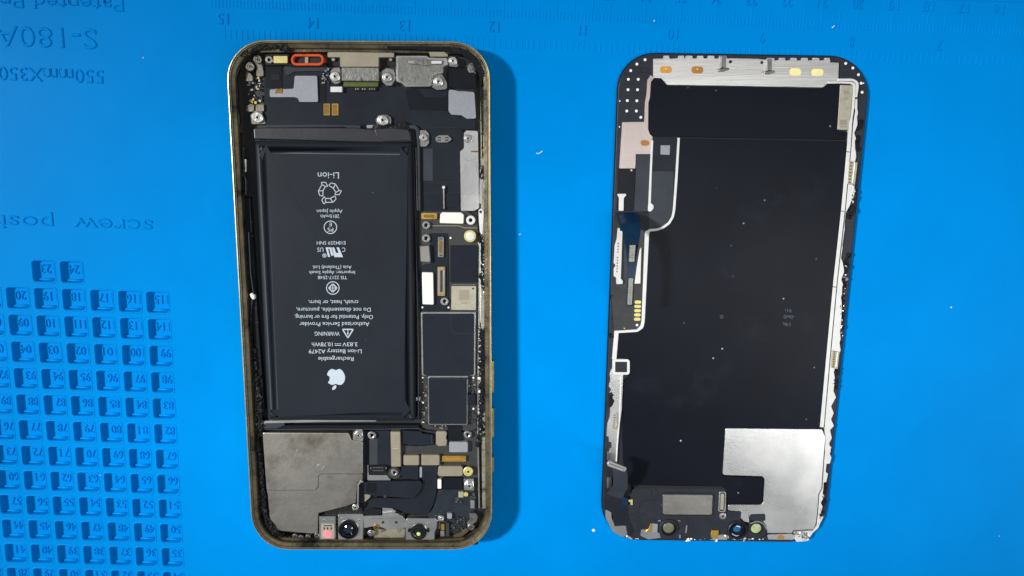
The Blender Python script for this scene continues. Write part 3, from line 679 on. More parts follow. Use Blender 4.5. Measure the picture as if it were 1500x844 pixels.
# left wall: torn adhesive and battery rail
residue('torn_adhesive', [(341, 105), (343, 140), (346, 172)], 7, 5.2, 60, phone, hgt=0.4)
residue('torn_adhesive', [(350, 195), (351, 225), (353, 258), (355, 280)], 8, 5.0, 100, phone, hgt=0.5)
residue('torn_adhesive', [(359, 380), (362, 410), (365, 440), (364, 470), (366, 500), (369, 520)], 7, 5.0, 90, phone, hgt=0.5)
residue('torn_adhesive', [(370, 512), (373, 545), (377, 580), (381, 615), (381, 640)], 8, 5.0, 150, phone, hgt=0.5)
residue('torn_adhesive', [(378, 665), (380, 690), (383, 720), (386, 750), (396, 775), (412, 787)], 7, 5.0, 120, phone, hgt=0.5)
for k, (pa) in enumerate(([(357, 216), (355.5, 224), (357.5, 245), (356.5, 255), (360, 264), (360, 285), (358, 287)], [(364, 505), (365, 530), (368, 540), (368, 560)], [(373, 556), (370, 566), (375, 580), (374, 600), (377, 610)], [(364, 340), (367, 400), (369, 415), (371, 430), (368, 448), (367, 475)])):
    stroke('wall_wire', pa, 1.4, 4.2, 5.2, 'flex_grey', phone, 2)
stroke('battery_side_tape', [(361, 290), (365, 345), (370, 420), (376, 500), (384, 600)], [10, 9, 9, 8, 7], 2.4, 4.5, 'flex_dark', phone)
for y, x in ((325, 365.5), (346, 367), (451, 372.5), (472, 375)): stroke('tape_joint', [(x - 5, y), (x + 4, y + .3)], 1, 4.5, 4.54, 'void_black', phone, c=0)
box('clip', 357, 233, 361, 252, 3, 5, 'steel_dull', phone, 1); box('clip', 374.5, 566, 381, 582, 3, 4.8, 'flex_grey', phone, 1)
plate('adhesive_crumb', [(365, 431), (369, 429.5), (373, 433), (373.5, 438), (370, 439.5), (367, 436)], 4.6, 5.6, 'white_dot', phone, 1.5, 0.3)
residue('torn_adhesive', [(352, 82), (375, 70), (400, 68), (424, 70)], 5, 6.25, 34, phone, hgt=0.3, size=(1.5, 4))
residue('torn_adhesive', [(660, 71), (690, 77), (704, 90), (710, 112)], 6, 6.1, 46, phone, hgt=0.3, size=(1.5, 4))
plate('dark_tape', jag([(566, 67), (610, 66), (655, 67.5), (684, 73), (700, 85), (709, 105), (706, 125), (700, 108), (690, 90), (676, 80), (650, 74.5), (610, 73), (568, 72)], 8, 0.8, 2), 5.4, 6.22, 'flex_dark', phone, 0)
plate('dark_tape', jag([(338, 112), (343, 96), (352, 100), (347, 116), (348, 150), (352, 180), (346, 184), (342, 150)], 8, 0.9, 4), 5.0, 5.9, 'flex_dark', phone, 0)
plate('dark_tape', jag([(512, 799), (560, 797.5), (630, 799), (628, 802), (560, 801.5), (514, 802)], 8, 0.8, 6), 5.4, 6.2, 'flex_dark', phone, 0)
plate('dark_tape', jag([(702, 108), (714, 106), (716, 200), (715, 246), (711, 256), (706, 262), (708, 246), (706, 200)], 6, 1.2, 12), 5.0, 5.35, 'rubber_black', phone, 0)
plate('dark_tape', jag([(702, 478), (708, 486), (713, 505), (708, 525), (713, 560), (713, 590), (708, 605), (706, 640), (701, 660), (701, 600), (703, 545), (701, 510)], 6, 1.4, 13), 5.0, 5.35, 'rubber_black', phone, 0)
plate('dark_tape', jag([(704, 352), (710, 362), (711, 388), (707, 402), (711, 418), (706, 428), (704, 412), (706, 398), (704, 380)], 5, 1.2, 14), 5.0, 5.35, 'rubber_black', phone, 0)
plate('dark_tape', jag([(347, 196), (354, 196), (357, 240), (357, 280), (352, 286), (349, 240)], 6, 1.2, 15), 4.4, 4.9, 'rubber_black', phone, 0)
plate('dark_tape', jag([(355, 380), (364, 380), (368, 440), (370, 520), (377, 580), (385, 630), (378, 640), (371, 580), (364, 520), (358, 440)], 7, 1.4, 16), 4.4, 4.9, 'rubber_black', phone, 0)
plate('dark_tape', jag([(376, 662), (383, 664), (388, 720), (392, 755), (410, 782), (402, 786), (388, 768), (381, 730)], 7, 1.4, 17), 4.4, 4.9, 'rubber_black', phone, 0)
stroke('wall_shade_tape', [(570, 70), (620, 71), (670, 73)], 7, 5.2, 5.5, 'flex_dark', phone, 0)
# --- battery
TOPB = 6.0
BO = [(371.5, 206), (604, 209), (608.5, 618), (391, 617)]
q = fillet(BO, 5, 4); w3 = [P(x, y, TOPB) for x, y in q]
if area2([(p.x, p.y) for p in w3]) < 0: w3 = w3[::-1]
wb = [(p.x, p.y) for p in w3]; dz = [p.z - TOPB for p in w3]
V = []; F = []; lo = [(-0.05, 2.5), (-0.1, 4.6), (0.1, 5.2), (0.5, 5.62), (1.2, 5.86), (2.4, 5.97), (3.6, 6.0)]
for d, z in lo: V += [(x, y, z + t) for (x, y), t in zip(inset(wb, d), dz)]
n = len(wb)
for k in range(len(lo) - 1):
    for i in range(n): j = (i + 1) % n; F.append((k * n + i, k * n + j, (k + 1) * n + j, (k + 1) * n + i))
F.append(tuple(range((len(lo) - 1) * n, len(lo) * n)))
bat = link('battery', mesh(V, F), 'battery_wrap', phone, True); bat.data.polygons[len(F) - 1].use_smooth = False
plate('battery_fold', [(371, 188), (388, 186.5), (520, 187), (548, 190), (596, 189), (602, 193), (603, 208), (560, 209), (480, 207), (372, 204)], 2.5, 4.9, 'battery_fold', bat, 2, 0.35, 3)
plate('fold_flap', [(548, 189), (575, 188), (598, 190), (603, 206), (560, 207), (552, 200)], 4.9, 5.3, 'battery_fold', bat, 3, 0.25, 2)
stroke('fold_crease', [(372, 205.5), (420, 206.5), (500, 209), (603, 210)], 1.4, 4.8, 5.05, 'rubber_black', bat, 0, 0)
stroke('pull_tab', [(375, 622), (390, 618.5), (470, 616.5), (551, 615.5)], [3, 4, 4.5, 5], 2.5, 5.0, 'steel', bat, 0, 0.1)
plate('pull_tab', [(384, 622), (412, 618), (420, 622), (405, 628), (386, 628)], 2.5, 4.6, 'flex_grey', bat, 2)
box('battery_wall', 405, 623, 614, 629, 2.4, 4.3, 'flex_dark', phone, 1)
stroke('battery_wall_edge', [(384, 629.5), (470, 628.5), (560, 629), (614, 627.5), (618, 631), (635, 633)], 1.3, 2.4, 4.6, 'flex_grey', phone, 2)
ZP = TOPB + 0.03
prt = lambda s, x0, x1, y, h: print_px('printed_text', s, (x0 + x1) / 2, y, x1 - x0, h, ZP, 'print_grey', bat)
prt('Li-ion', 465.5, 496.5, 257.3, 9.4)
prt('Apple Japan', 464, 501.7, 309.8, 5.0); prt('2815mAh', 469.5, 497, 317, 5.0)
prt('E184259 SNH', 464, 506, 356, 5.0)
prt('Asia (Thailand) Ltd.', 457.6, 515, 391.8, 4.9); prt('Importer: Apple South', 453, 520, 399.4, 4.9); prt('TIS 2217-2548', 465.7, 508.3, 406.7, 4.9)
prt('crush, heat, or burn.', 451.5, 524.8, 443, 6.0); prt('Do not disassemble, puncture,', 434, 543, 454, 6.0)
prt('Only. Potential for fire or burning.', 431.5, 546.4, 464.6, 6.0); prt('Authorized Service Provider', 438.7, 541, 475, 6.0)
prt('WARNING', 461, 497.4, 489, 6.0)
prt('3.83V', 501.5, 523.8, 504.6, 5.8); prt('10.78Wh', 456.8, 487.2, 504.6, 5.8)
flat('direct_current_symbol', [rect(490.4, 505.6, 499.6, 506.5)] + [rect(490.4 + i * 3.4, 503.2, 492.8 + i * 3.4, 504.1) for i in range(3)], ZP, 'print_grey', bat)
prt('Li-ion Battery A2479', 452.4, 529.7, 515, 5.9); prt('Rechargeable', 466, 518, 526, 5.9)
# warning triangle (points down because the print is upside down)
flat('warning_sign', seg_polys([(501.8, 482.6), (517.4, 482.6), (509.6, 495)], 1.7, True) + [rect(508.8, 486, 510.4, 490.2), rect(508.8, 484, 510.4, 485.3)], ZP, 'print_grey', bat)
# circled marks
flat('safety_mark', annulus_polys(484, 333, 8.6, 9.8), ZP, 'print_grey', bat); print_px('printed_text', 'PS', 484, 336.5, 8.5, 5.6, ZP, 'print_grey', bat); print_px('printed_text', 'E', 484, 329, 4, 5.4, ZP, 'print_grey', bat)
flat('standards_mark', annulus_polys(487.5, 422, 8.6, 9.8), ZP, 'print_grey', bat)
flat('standards_mark', seg_polys([(487.5, 416), (493.5, 422), (487.5, 428), (481.5, 422)], 1.7, True) + [rect(487, 417, 488, 427), rect(482.5, 421.5, 492.5, 422.5)], ZP + 0.01, 'print_grey', bat)
# recognised component mark
def mir(p): return [(x, y) for x, y in p]
flat('component_mark', [[(481, 362.5), (488, 362.5), (491, 370), (493, 370), (490, 362.5), (494, 362.5), (497, 369), (499, 369), (496, 362.5), (500, 362.5), (503, 377), (478.5, 377), (477, 374)][0:0] or [(477, 362.5), (485.5, 362.5), (488.5, 374.5), (485, 374.5), (482.5, 364.5), (480.5, 364.5), (483.5, 376.5), (480.5, 376.5)],
     [(486.5, 362.5), (489.5, 362.5), (492.2, 370.5), (496, 370.5), (493, 362.5), (496.5, 362.5), (502.5, 376.8), (490, 376.8), (488.6, 373)]], ZP, 'print_grey', bat)
print_px('printed_text', 'C', 503.5, 366, 4.6, 6.4, ZP, 'print_grey', bat); print_px('printed_text', 'US', 469.2, 366, 9, 6.4, ZP, 'print_grey', bat)
flat('component_mark', annulus_polys(475.2, 374.4, 2, 3, 14) + annulus_polys(475.2, 374.4, 0.2, 1.1, 8), ZP, 'print_grey', bat)
# recycling arrows, outlined
RC = []
for k in range(3):
    a = math.radians(90 + 120 * k); ca_, sa_ = math.cos(a), math.sin(a)
    def tr(p): return (481.8 + p[0] * ca_ - p[1] * sa_, 282 + p[0] * sa_ + p[1] * ca_)
    RC += seg_polys([tr(p) for p in ((14.5, 5), (14.5, -6), (9.5, -10.5), (5, -9), (8.8, -2), (8.8, 5))], 1.15, True)
    RC += seg_polys([tr(p) for p in ((14.5, 5), (17, 7), (11.6, 10.5), (6, 7), (8.8, 5))], 1.15)
    RC += seg_polys([tr(p) for p in ((14.5, -6), (8.8, -2))], 1.15)
flat('recycling_symbol', RC, ZP, 'print_grey', bat)
# fruit logo with a bite and a leaf
def bez(pts, n=7):
    out = []
    for i in range(len(pts)):
        p0, p1, p2, p3 = (Vector(pts[(i + k) % len(pts)]) for k in (-1, 0, 1, 2))
        for k in range(n):
            t = k / n; q_ = 0.5 * ((2 * p1) + (p2 - p0) * t + (2 * p0 - 5 * p1 + 4 * p2 - p3) * t * t + (3 * p1 - p0 - 3 * p2 + p3) * t ** 3); out.append((q_.x, q_.y))
    return out
AP = [(492, 542.3), (497.5, 540.7), (502, 544), (505.2, 551), (504.6, 558), (501, 563), (497, 563.9), (492, 562.6), (486.5, 564), (482, 561.8), (480.6, 560.6), (482.6, 556.5), (482.6, 552), (479.2, 549), (481.5, 543.5), (485.5, 540.8), (489, 541.2)]
LF = [(492.2, 564.4), (492.6, 567), (490.6, 570.2), (487, 571.2), (486.8, 568.4), (489, 565.4)]
flat('logo', [bez(AP), bez(LF)], ZP, 'print_grey', bat)

# --- speaker box cover (large steel plate)
LOW = [(390, 718), (461, 718), (465, 714), (465, 697), (470, 694), (531.3, 694), (531, 704.5), (523, 707), (521, 737), (507, 742), (466, 752), (465, 781.6), (454.5, 782), (396, 776.7), (392, 724.5)]
spk = plate('speaker_cover', LOW, 2.4, 4.7, 'steel_worn', phone, 1.5, 0.15)
plate('cover_step', [(384.5, 634), (510.5, 634.5), (515, 645), (531.6, 647), (531.5, 694.6), (471, 694.6), (465.6, 698), (465.6, 714), (461.5, 718.6), (390.5, 718.6)], 2.4, 5.0, 'steel_worn', spk, 2, 0.2, 2)
lathe('dimple', 469, 684.5, 5.02, [(5.6, 0), (5.2, .06), (4, .06), (3, -.12), (1.6, -.02)], 'steel', spk)
disc('bump', 436, 661, 2.6, 5.0, 5.12, 'steel', spk, 0.05)
plate('screw_tab', [(517, 634), (523, 629), (531, 629), (532, 640), (531.6, 646.6), (517, 645)], 3, 5.1, 'steel_bright', phone, 1.5)
screw(525, 638, 6.4, 5.4, phone)
stroke('cover_edge', [(524, 742), (524.5, 710), (528, 706), (532, 706)], 2.2, 4.2, 5.0, 'steel', phone, 2)
screw(520.5, 743.5, 5.2, 5.2, phone)
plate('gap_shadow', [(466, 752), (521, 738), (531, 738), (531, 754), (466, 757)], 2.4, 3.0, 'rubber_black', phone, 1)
for x, y in ((432, 786), (441, 788), (451, 787), (464, 785)): screw(x, y, 4.2, 4.6, phone, 'steel_dull')
residue('torn_adhesive', [(400, 781), (425, 786)], 5, 4.6, 20, phone)
# --- flexes and shields below the board
fp = plate('upper_flex', [(532, 631), (572, 631), (574, 682), (566, 684), (533, 681)], 2.4, 3.3, 'flex_black', phone, 1)
box('flex_step', 541, 640, 553, 681, 3.3, 3.36, 'flex_grey', fp, 0.5)
standoff(544.5, 638.2, 6.4, 4.2, phone)
plate('metal_foot', [(538, 681), (540, 681), (540, 696), (566, 696), (573, 704), (538, 704)], 2.4, 3.4, 'steel', phone, 0.6)
plate('connector_block', [(541, 682), (568, 682), (566, 692), (560, 695), (542, 695)], 2.4, 3.9, 'rubber_black', phone, 1.5)
pile('connector_pins', [(547 + i * 2.3, y, 1.2, 1.2, 3.9, 4.0, 0) for i in range(7) for y in (685.3, 689.4)] + [(543, 686, 1.4, 2, 3.9, 4.05, 0), (565.5, 686, 1.4, 2, 3.9, 4.05, 0)], ['steel_bright'], phone, 'stuff')
disc('mount_pad', 578, 693, 10, 2.4, 3.5, 'board_dark', phone); standoff(577.7, 692.8, 5.8, 4.2, phone)
bar = plate('shield_bar', [(572, 632.5), (586.5, 632.5), (587.5, 684), (573, 684)], 2.4, 4.4, 'tan_metal', phone, 1.2, 0.15)
flat('bar_mark', [rect(575, 656, 584, 658), rect(575, 653, 584, 654)], 4.42, 'tan_chip', bar)
plate('cross_flex', [(589, 631), (617, 632), (618, 635), (634, 637), (636, 651), (612, 653), (600, 651), (589, 651)], 2.4, 3.7, 'flex_black', phone, 1)
plate('board_edge', [(588, 652), (612, 654), (636, 652), (660, 640), (690, 628), (699, 632), (700, 700), (640, 702), (588, 690)], 2.4, 3.0, 'board_dark', phone, 1)
stroke('flex_line', [(632.5, 637), (632.5, 651)], 1, 3.7, 3.74, 'flex_grey', phone, c=0)
for nm, p_ in (('shield_cover', [(638.5, 634), (641, 632), (653, 632), (655, 635), (653.5, 642), (655, 646), (654, 653.5), (642, 654), (638.5, 651)]), ('shield_cover', rect(591, 667, 614, 682)), ('shield_cover', rect(617, 666.5, 644, 682))):
    plate(nm, p_, 3.0, 4.4, 'tan_metal', phone, 1.8, 0.15)
plate('shield_cover', rect(658, 647.5, 685.5, 663), 3.0, 4.4, 'grey_tape', phone, 2, 0.15)
plate('flex_link', rect(656, 624, 676, 646), 3.0, 3.8, 'flex_dark', phone, 1)
standoff(685, 637, 6.1, 4.2, phone)
g = box('connector', 647.5, 668, 682.5, 676.5, 3.0, 3.9, 'gold', phone, 1); box('connector_core', 653, 671, 677, 673.8, 3.9, 3.94, 'brown_pad', g, 0.3, 0)
plate('shield_cover', [(642, 685), (645, 683), (676, 683), (678, 686), (678, 696), (675, 698), (643, 698), (641, 695)], 3.0, 4.5, 'tan_metal', phone, 1.5, 0.15)
screw(685.7, 691.2, 7.6, 4.8, phone, 'gold_pale')
plate('lead_flex', [(588, 683), (613, 682), (613, 703), (590, 701), (587, 692)], 3.0, 4.0, 'flex_black', phone, 1); plate('lead_flex', [(619, 682), (641, 682), (640, 704), (619, 704)], 3.0, 4.0, 'flex_black', phone, 1)
box('clip', 614.8, 684.5, 618.3, 699.5, 3, 4.2, 'grey_tape', phone, 0.5); box('clip', 641, 702.5, 646.5, 716, 3, 4.4, 'white_shield', phone, 1)
plate('square_flex', [(649, 700), (677, 700), (677, 716.5), (648, 716)], 3.0, 3.9, 'flex_dark', phone, 1)
plate('screw_bracket', [(679, 701.5), (694, 701.5), (694.5, 719), (680, 718)], 3, 4.3, 'steel_bright', phone, 1.2)
screw(687.2, 712, 7.4, 4.9, phone, 'steel')
# wide curved camera flexes
plate('camera_flex', [(533, 706), (617, 704.5), (619, 712), (614, 722), (606, 729), (596, 730), (570, 728), (553, 727), (533, 724)], 2.4, 3.9, 'flex_black', phone, 3)
plate('flex_fold', [(537, 708), (551, 708), (551, 722), (537, 722)], 3.9, 4.0, 'flex_dark', phone, 1)
B = smoothline([(533, 748), (546, 730), (601, 731.5), (614, 726), (619.5, 714), (620, 703)], 6) + smoothline([(640, 703), (639.5, 722), (634, 742), (626, 754), (600, 752), (574, 744), (550, 746), (533, 752)], 8)
plate('camera_flex', B, 2.4, 3.7, 'flex_black', phone, 0)
stroke('flex_ridge', smoothline([(546, 729.5), (601, 731), (614, 725.5), (619.8, 714), (620.2, 703)], 8), 1.1, 3.7, 3.95, 'rubber_black', phone, 0, 0.02)
plate('metal_foot', [(533, 724), (543, 724), (542, 729), (534, 736)], 2.4, 3.4, 'tan_metal', phone, 1)
disc('rivet', 564, 727.5, 2.6, 3.7, 4.1, 'flex_grey', phone)
bb = plate('sensor_board', [(641, 717), (676, 717), (698, 720), (698, 745), (688, 756), (680, 780), (662, 782), (640, 772), (627, 755), (635, 742)], 2.4, 3.2, 'board_blue', phone, 2)
rg = random.Random(9)
pile('surface_components', [(rg.uniform(659, 682), rg.uniform(758, 778), rg.uniform(1.2, 3), rg.uniform(1.2, 3), 3.2, 3.6, rg.choice((0, 1, 1, 2, 2))) for _ in range(46)] + [(rg.uniform(665, 676), rg.uniform(728, 736), rg.uniform(1, 2.4), rg.uniform(1, 2.4), 3.2, 3.7, 0) for _ in range(12)] + [(rg.uniform(689, 698), rg.uniform(722, 730), rg.uniform(1, 2), rg.uniform(1, 2.6), 3.2, 3.8, 0) for _ in range(9)], ['steel_dull', 'board_dark', 'flex_grey'], bb, 'stuff')
box('coil', 671.5, 720.5, 679, 729, 3.2, 4.2, 'tan_chip', bb, 0.8); disc('coil_ring', 682.5, 724.5, 3.6, 3.2, 4.2, 'gold_pale', bb)
box('clip', 689, 733, 695, 745, 3.2, 4.4, 'steel', phone, 0.8)
plate('corner_bracket', [(687.5, 752), (697, 752), (700, 757), (698, 764), (692, 769), (693, 778), (686, 776), (684, 768), (688, 762)], 2.6, 4.3, 'steel_dull', phone, 1.5); screw(690, 772.5, 5.4, 4.7, phone, 'steel_dull')
plate('corner_slot', [(680, 788), (695, 781), (697, 784), (683, 794), (679, 792)], 4.9, 5.1, 'flex_dark', phone, 1)
plate('metal_foot', [(664, 784), (676, 780), (684, 774), (687, 778), (677, 786), (668, 790), (664, 790)], 2.6, 4.4, 'bronze_wall', phone, 1)
# front camera modules
cb = plate('camera_bracket', [(532, 756), (545, 755.5), (588, 755), (593, 760), (594.5, 772), (590, 775), (565, 775), (552, 770), (533, 774)], 2.6, 4.6, 'steel', phone, 1)
box('bracket_lip', 541, 758.5, 590, 760.3, 4.6, 4.75, 'steel_bright', cb, 0.3)
plate('bracket_flap', [(560, 752), (575, 750), (590, 755), (560, 755.4)], 3, 4.4, 'steel', phone, 1); plate('rubber_pad', [(533, 751), (548, 745), (559, 746), (559, 754), (534, 755)], 2.6, 4.3, 'rubber_black', phone, 2)
plate('metal_foot', [(560, 744), (574, 745), (582, 750), (560, 752)], 2.6, 3.9, 'steel', phone, 1)
for x in (561, 580.5): lathe('hole', x, 765, 4.6, [(2.9, .03), (2.2, .05), (1.8, .02)], ['steel_bright', 'void_black'], cb, [0, 1, 1], 14)
lathe('screw', 543.5, 781.5, 4.7, [(5.6, -1.5), (5.6, -.1), (4.6, 0), (3, 0), (2, .15)], 'steel_dull', phone); screw(551, 773, 4.6, 5, phone, 'brass_dark')
box('camera_gap', 548, 775, 593, 791, 2.4, 3.6, 'bronze_ledge', phone, 1)
c1 = plate('front_camera', rect(495, 753.5, 532, 791), 2.6, 5.0, 'steel', phone, 1.2, 0.2)
lathe('lens_barrel', 510.5, 775, 5.0, [(16.2, -.2), (16.2, .5), (15, .85), (12.6, .9), (12, .5), (11.2, .45), (10.6, .8), (9.4, .8), (8.6, .2)], ['lens_black', 'flex_dark', 'lens_blue'], c1, [0, 0, 1, 0, 0, 0, 0, 0, 2])
lathe('lens', 510.5, 775, 5.2, [(8.6, 0), (7.6, .22), (5.6, .42), (3, .55), (.8, .6)], 'lens_blue', c1)
c2 = plate('projector_module', rect(467.5, 757, 491.5, 791), 2.6, 5.0, 'steel', phone, 1.2, 0.2)
plate('projector_window', rect(470.5, 767, 489.5, 789), 5.0, 5.06, 'tan_chip', c2, 1, 0.02)
flat('projector_mark', [rect(474, 769.5, 486.5, 771), rect(474, 772.5, 476, 776), rect(478.6, 772.5, 481, 776), rect(484, 772.5, 486.4, 776)], 5.08, 'board_dark', c2)
lathe('projector_light', 480, 782.3, 5.06, [(7.2, 0), (7, .1), (6, .12)], 'pink_led', c2)
c3 = plate('infrared_camera', [(594, 762), (597, 759.5), (636, 760), (640.5, 764), (640, 774), (637, 780), (637, 791.5), (594, 792)], 2.6, 5.0, 'steel', phone, 1.2, 0.2)
lathe('lens_barrel', 613.3, 778.2, 5.0, [(13.2, -.2), (13.2, .6), (12, .9), (8.6, .95), (7.8, .6), (5, .5), (4, .35)], ['lens_black', 'rubber_black'], c3, [0, 0, 1, 0, 0, 0, 0])
box('barrel_lug', 597.5, 775, 601, 780, 5.0, 5.5, 'lens_black', c3, 0.8); box('barrel_lug', 625.5, 775, 629, 780, 5.0, 5.5, 'lens_black', c3, 0.8)
lathe('lens', 613.3, 782.2, 5.42, [(3.4, 0), (2.8, .2), (1.4, .32)], 'led_green', c3, seg=14)
for m_, dot in ((c1, ((500, 760), (526, 762))), (c3, ((600, 767), (628, 767))), (c2, ((474, 762), (486, 762)))):
    for x, y in dot: disc('rivet', x, y, 1.5, 5.0, 5.15, 'steel_bright', m_, 0.03, 12)
for a in ((641, 756, 650, 764, 'steel'), (646, 768, 651, 777, 'gold'), (645, 778, 651, 786, 'steel_bright'), (655, 752, 662, 760, 'grey_tape'), (653, 766, 658, 786, 'board_dark')): box('antenna_clip', *a[:4], 2.6, 4.2, a[4], phone, 1)
screw(646.5, 759.5, 4.4, 4.6, phone, 'steel')
for a in ((642, 765, 645, 775, 'steel_dull'),): box('antenna_clip', *a[:4], 2.6, 3.8, a[4], phone, 0.6)
TILT[0] = 0.0

# ------------------------------------------------------------------ the display assembly, lying face down
disp = thing('phone_display', 'detached phone display lying face down with black film and bright steel frame on the right', 'display', P(1075, 435, 0, True))
DO = [(906, 76), (1278.5, 82), (1206.5, 796), (879, 792)]
ZG = 1.4
RZ = ZG
loft('cover_glass', DO, 56, [(0.5, 0.06, 0), (0.12, 0.2, 0), (0, 0.5, 0), (0, 0.85, 0), (0.15, 1.05, 0), (0.3, 1.1, 1), (0.38, 1.36, 1), (0.46, 1.4, 1)], ['glass_edge', 'bezel_black'], disp, close_in=True)
# steel mid plate (top band, left tails, right plate are separate visible pieces)
ZS = 2.0
teeth = [(957, 113), (957, 86), (971, 85.8)]
for a, b in ((971.5, 980), (993, 1002), (1004, 1014), (1021, 1030), (1036.5, 1046), (1053, 1064)): teeth += [(a, 85.6), (a + .6, 81.5), (b, 81.6), (b + 1, 85.8)]
teeth += [(1070, 85.4), (1110, 86.2)]
for a, b in ((1123.5, 1134), (1141, 1150), (1158, 1167), (1174, 1183), (1190.5, 1200), (1208, 1215.5)): teeth += [(a, 87.5), (a + .5, 84.6), (b, 85), (b + 1, 89)]
teeth += [(1216, 91.5), (1229, 92), (1228, 119), (1216, 121), (1212.5, 122.3), (1205, 128.6), (1080, 126), (977.5, 124.6), (968.5, 115), (958, 114.2)]
top = plate('top_band', teeth, ZG, ZS, 'steel_brushed', disp, 0.5, 0.06)
for x0, y0, x1, y1, m_ in ((967, 97, 984, 107, 'orange_pad'), (1013, 97.3, 1030, 107.6, 'brown_pad'), (1157, 100, 1173.5, 111, 'yellow_pad'), (1189, 100.8, 1206, 111.4, 'yellow_pad')):
    p_ = plate('contact_pad', rect(x0, y0, x1, y1), ZS, ZS + 0.05, m_, top, 4, 0.02); disc('pad_dot', (x0 + x1) / 2, (y0 + y1) / 2 - 1, 1, ZS + .05, ZS + .08, 'yellow_pad', top, 0.01, 10)
for x, y in ((1060, 92), (1127, 96)):
    cl = plate('spring_clip', [(x - 4, y - 10), (x + 4, y - 10), (x + 3.5, y + 8), (x - 3.5, y + 8)], ZS, 2.9, 'steel_dull', disp, 0.8, 0.15); plate('clip_foot', [(x - 7, y + 9), (x + 8, y + 7), (x + 9, y + 10), (x + 1, y + 13), (x - 7, y + 13)], ZS, 3.0, 'steel_dull', disp, 1, 0.15)
disc('hole', 1070, 90.5, 2.3, ZS, ZS + 0.02, 'void_black', top, 0.005, 16); disc('hole', 1116, 91.7, 2.2, ZS, ZS + 0.02, 'void_black', top, 0.005, 16)
for x, y in ((945, 87.5), (933, 94), (924, 103.5), (920.5, 116.3), (935, 116.3), (920, 131.5), (934, 131.5), (919, 147.5), (933, 147.7), (918.2, 162.7), (932.3, 162.7), (938.7, 172), (1239, 93), (1249.5, 99.7), (1257.7, 109.5), (1261.5, 122), (1265, 122), (1263, 135.3), (907.5, 186), (908, 148)):
    disc('rivet_dot', x, y, 2.0 if x not in (1265, 907.5, 908) else 1.0, ZG, ZG + 0.1, 'white_dot', disp, 0.03, 12)
ring('bezel_mark', [(938, 99), (950, 98), (950, 106), (938, 107)], 1.2, ZG, ZG + 0.05, 'void_black', disp, 3, 0.01); ring('bezel_mark', [(1233, 105), (1244, 105), (1244, 111), (1233, 111)], 1.2, ZG, ZG + 0.05, 'void_black', disp, 3, 0.01)
stroke('bezel_cut', [(931, 137.5), (951, 137.5)], 1, ZG, ZG + .04, 'void_black', disp, c=0)
stroke('frame_rail', [(956, 112), (951.5, 118), (950, 140), (947.5, 150), (946.5, 190), (950, 198), (955.5, 203)], [7, 6, 6, 5, 6, 5, 4], ZG, 2.05, 'pink_steel', disp)
# black films
plate('upper_film', [(953.5, 120), (957, 115.8), (969, 116), (977.5, 125.8), (1205, 129.8), (1213, 123.5), (1231, 123), (1227, 192), (1241, 193), (1240, 205), (1100, 202.5), (957, 199.5), (950.5, 193), (951, 160)], ZG, 2.12, 'film_black', disp, 2)
MF = [(994.5, 202.5), (1241, 207), (1203, 627.5), (1065, 626.5), (1062, 630), (1058, 694), (1060, 697.5), (1117, 699.5), (1119, 702), (1116.5, 736), (1114, 738.5), (1066, 738), (1060, 714), (925, 713), (915, 700), (912, 640), (914, 560), (922, 550), (922, 527), (900, 524), (903, 488), (938, 485), (944, 470), (950, 341), (975, 335), (986, 322), (989, 310)]
film = plate('main_film', MF, ZG, 2.25, 'film_black', disp, 3, 0.05)
stroke('film_lip', [(994.5, 201.8), (1060, 203), (1241, 206.2)], 1.6, 2.0, 2.2, 'void_black', disp, c=0)
fl = plate('left_flex', [(957, 200.5), (991.5, 202.5), (986, 315), (975, 331), (948, 338), (930, 336), (930, 312), (951, 311)], ZG, 2.1, 'flex_black', disp, 2)
plate('flex_step', [(953, 251), (987, 251), (985, 314), (974, 330), (950, 336)], 2.1, 2.18, 'flex_grey', fl, 2)
plate('white_sticker', [(967.8, 213), (981.5, 213), (981, 226.8), (967.4, 226.4)], 2.1, 2.14, 'grey_tape', fl, 0.3, 0.01)
stroke('edge_tape', [(994.5, 202), (991, 260), (987.5, 308), (985.5, 318), (980, 327), (972, 333), (963, 336.5), (951, 337.5), (948, 341), (942.3, 470), (940.5, 479), (934, 484.5), (903, 486.5)], [3, 3.5, 3.5, 3.5, 3.5, 3.5, 3.5, 4, 6, 4.5, 4.5, 3.5, 3.5], ZG, 2.36, 'white_foil', disp, 2, 0.04)
stroke('edge_tape', [(903.5, 485), (900, 527)], 6, ZG, 2.3, 'white_foil', disp)
ring('square_mark', rect(897.5, 526.5, 922.5, 549), 4, ZG, 2.4, 'white_foil', disp, 4)
plate('square_pad', rect(901, 530, 919, 545.5), ZG, 2.32, 'bezel_black', disp, 1.5)
lj = [(913, 548), (911, 600), (908, 622), (905.5, 650), (904, 679)] + [(891, 676), (893, 657), (896, 656), (895.5, 648), (892, 647.5), (891.5, 640), (888.5, 639), (889.5, 622), (893, 612), (894, 596), (896.5, 590), (894, 582), (893, 575), (895.5, 571), (891.5, 566), (894, 557), (893, 548), (896, 540)]
sp2 = plate('left_strip', lj, ZG, 1.95, 'steel', disp, 0.4)
stroke('strip_line', [(910, 552), (908, 610), (904.5, 650), (903, 676)], 1.8, 1.95, 2.2, 'white_foil', disp)
residue('torn_adhesive', [(894, 578), (898, 587), (893, 596)], 5, 2.1, 26, disp, hgt=0.3)
pile('solder_row', [(900.8 - i * .3, 609 + i * 3.6, 3, 2, 1.95, 2.3, 0) for i in range(6)], ['tan_metal'], disp, 'stuff'); stroke('contact_edge', [(904.5, 605), (904.8, 622), (902, 630)], 1.6, 1.95, 2.3, 'tan_metal', disp)
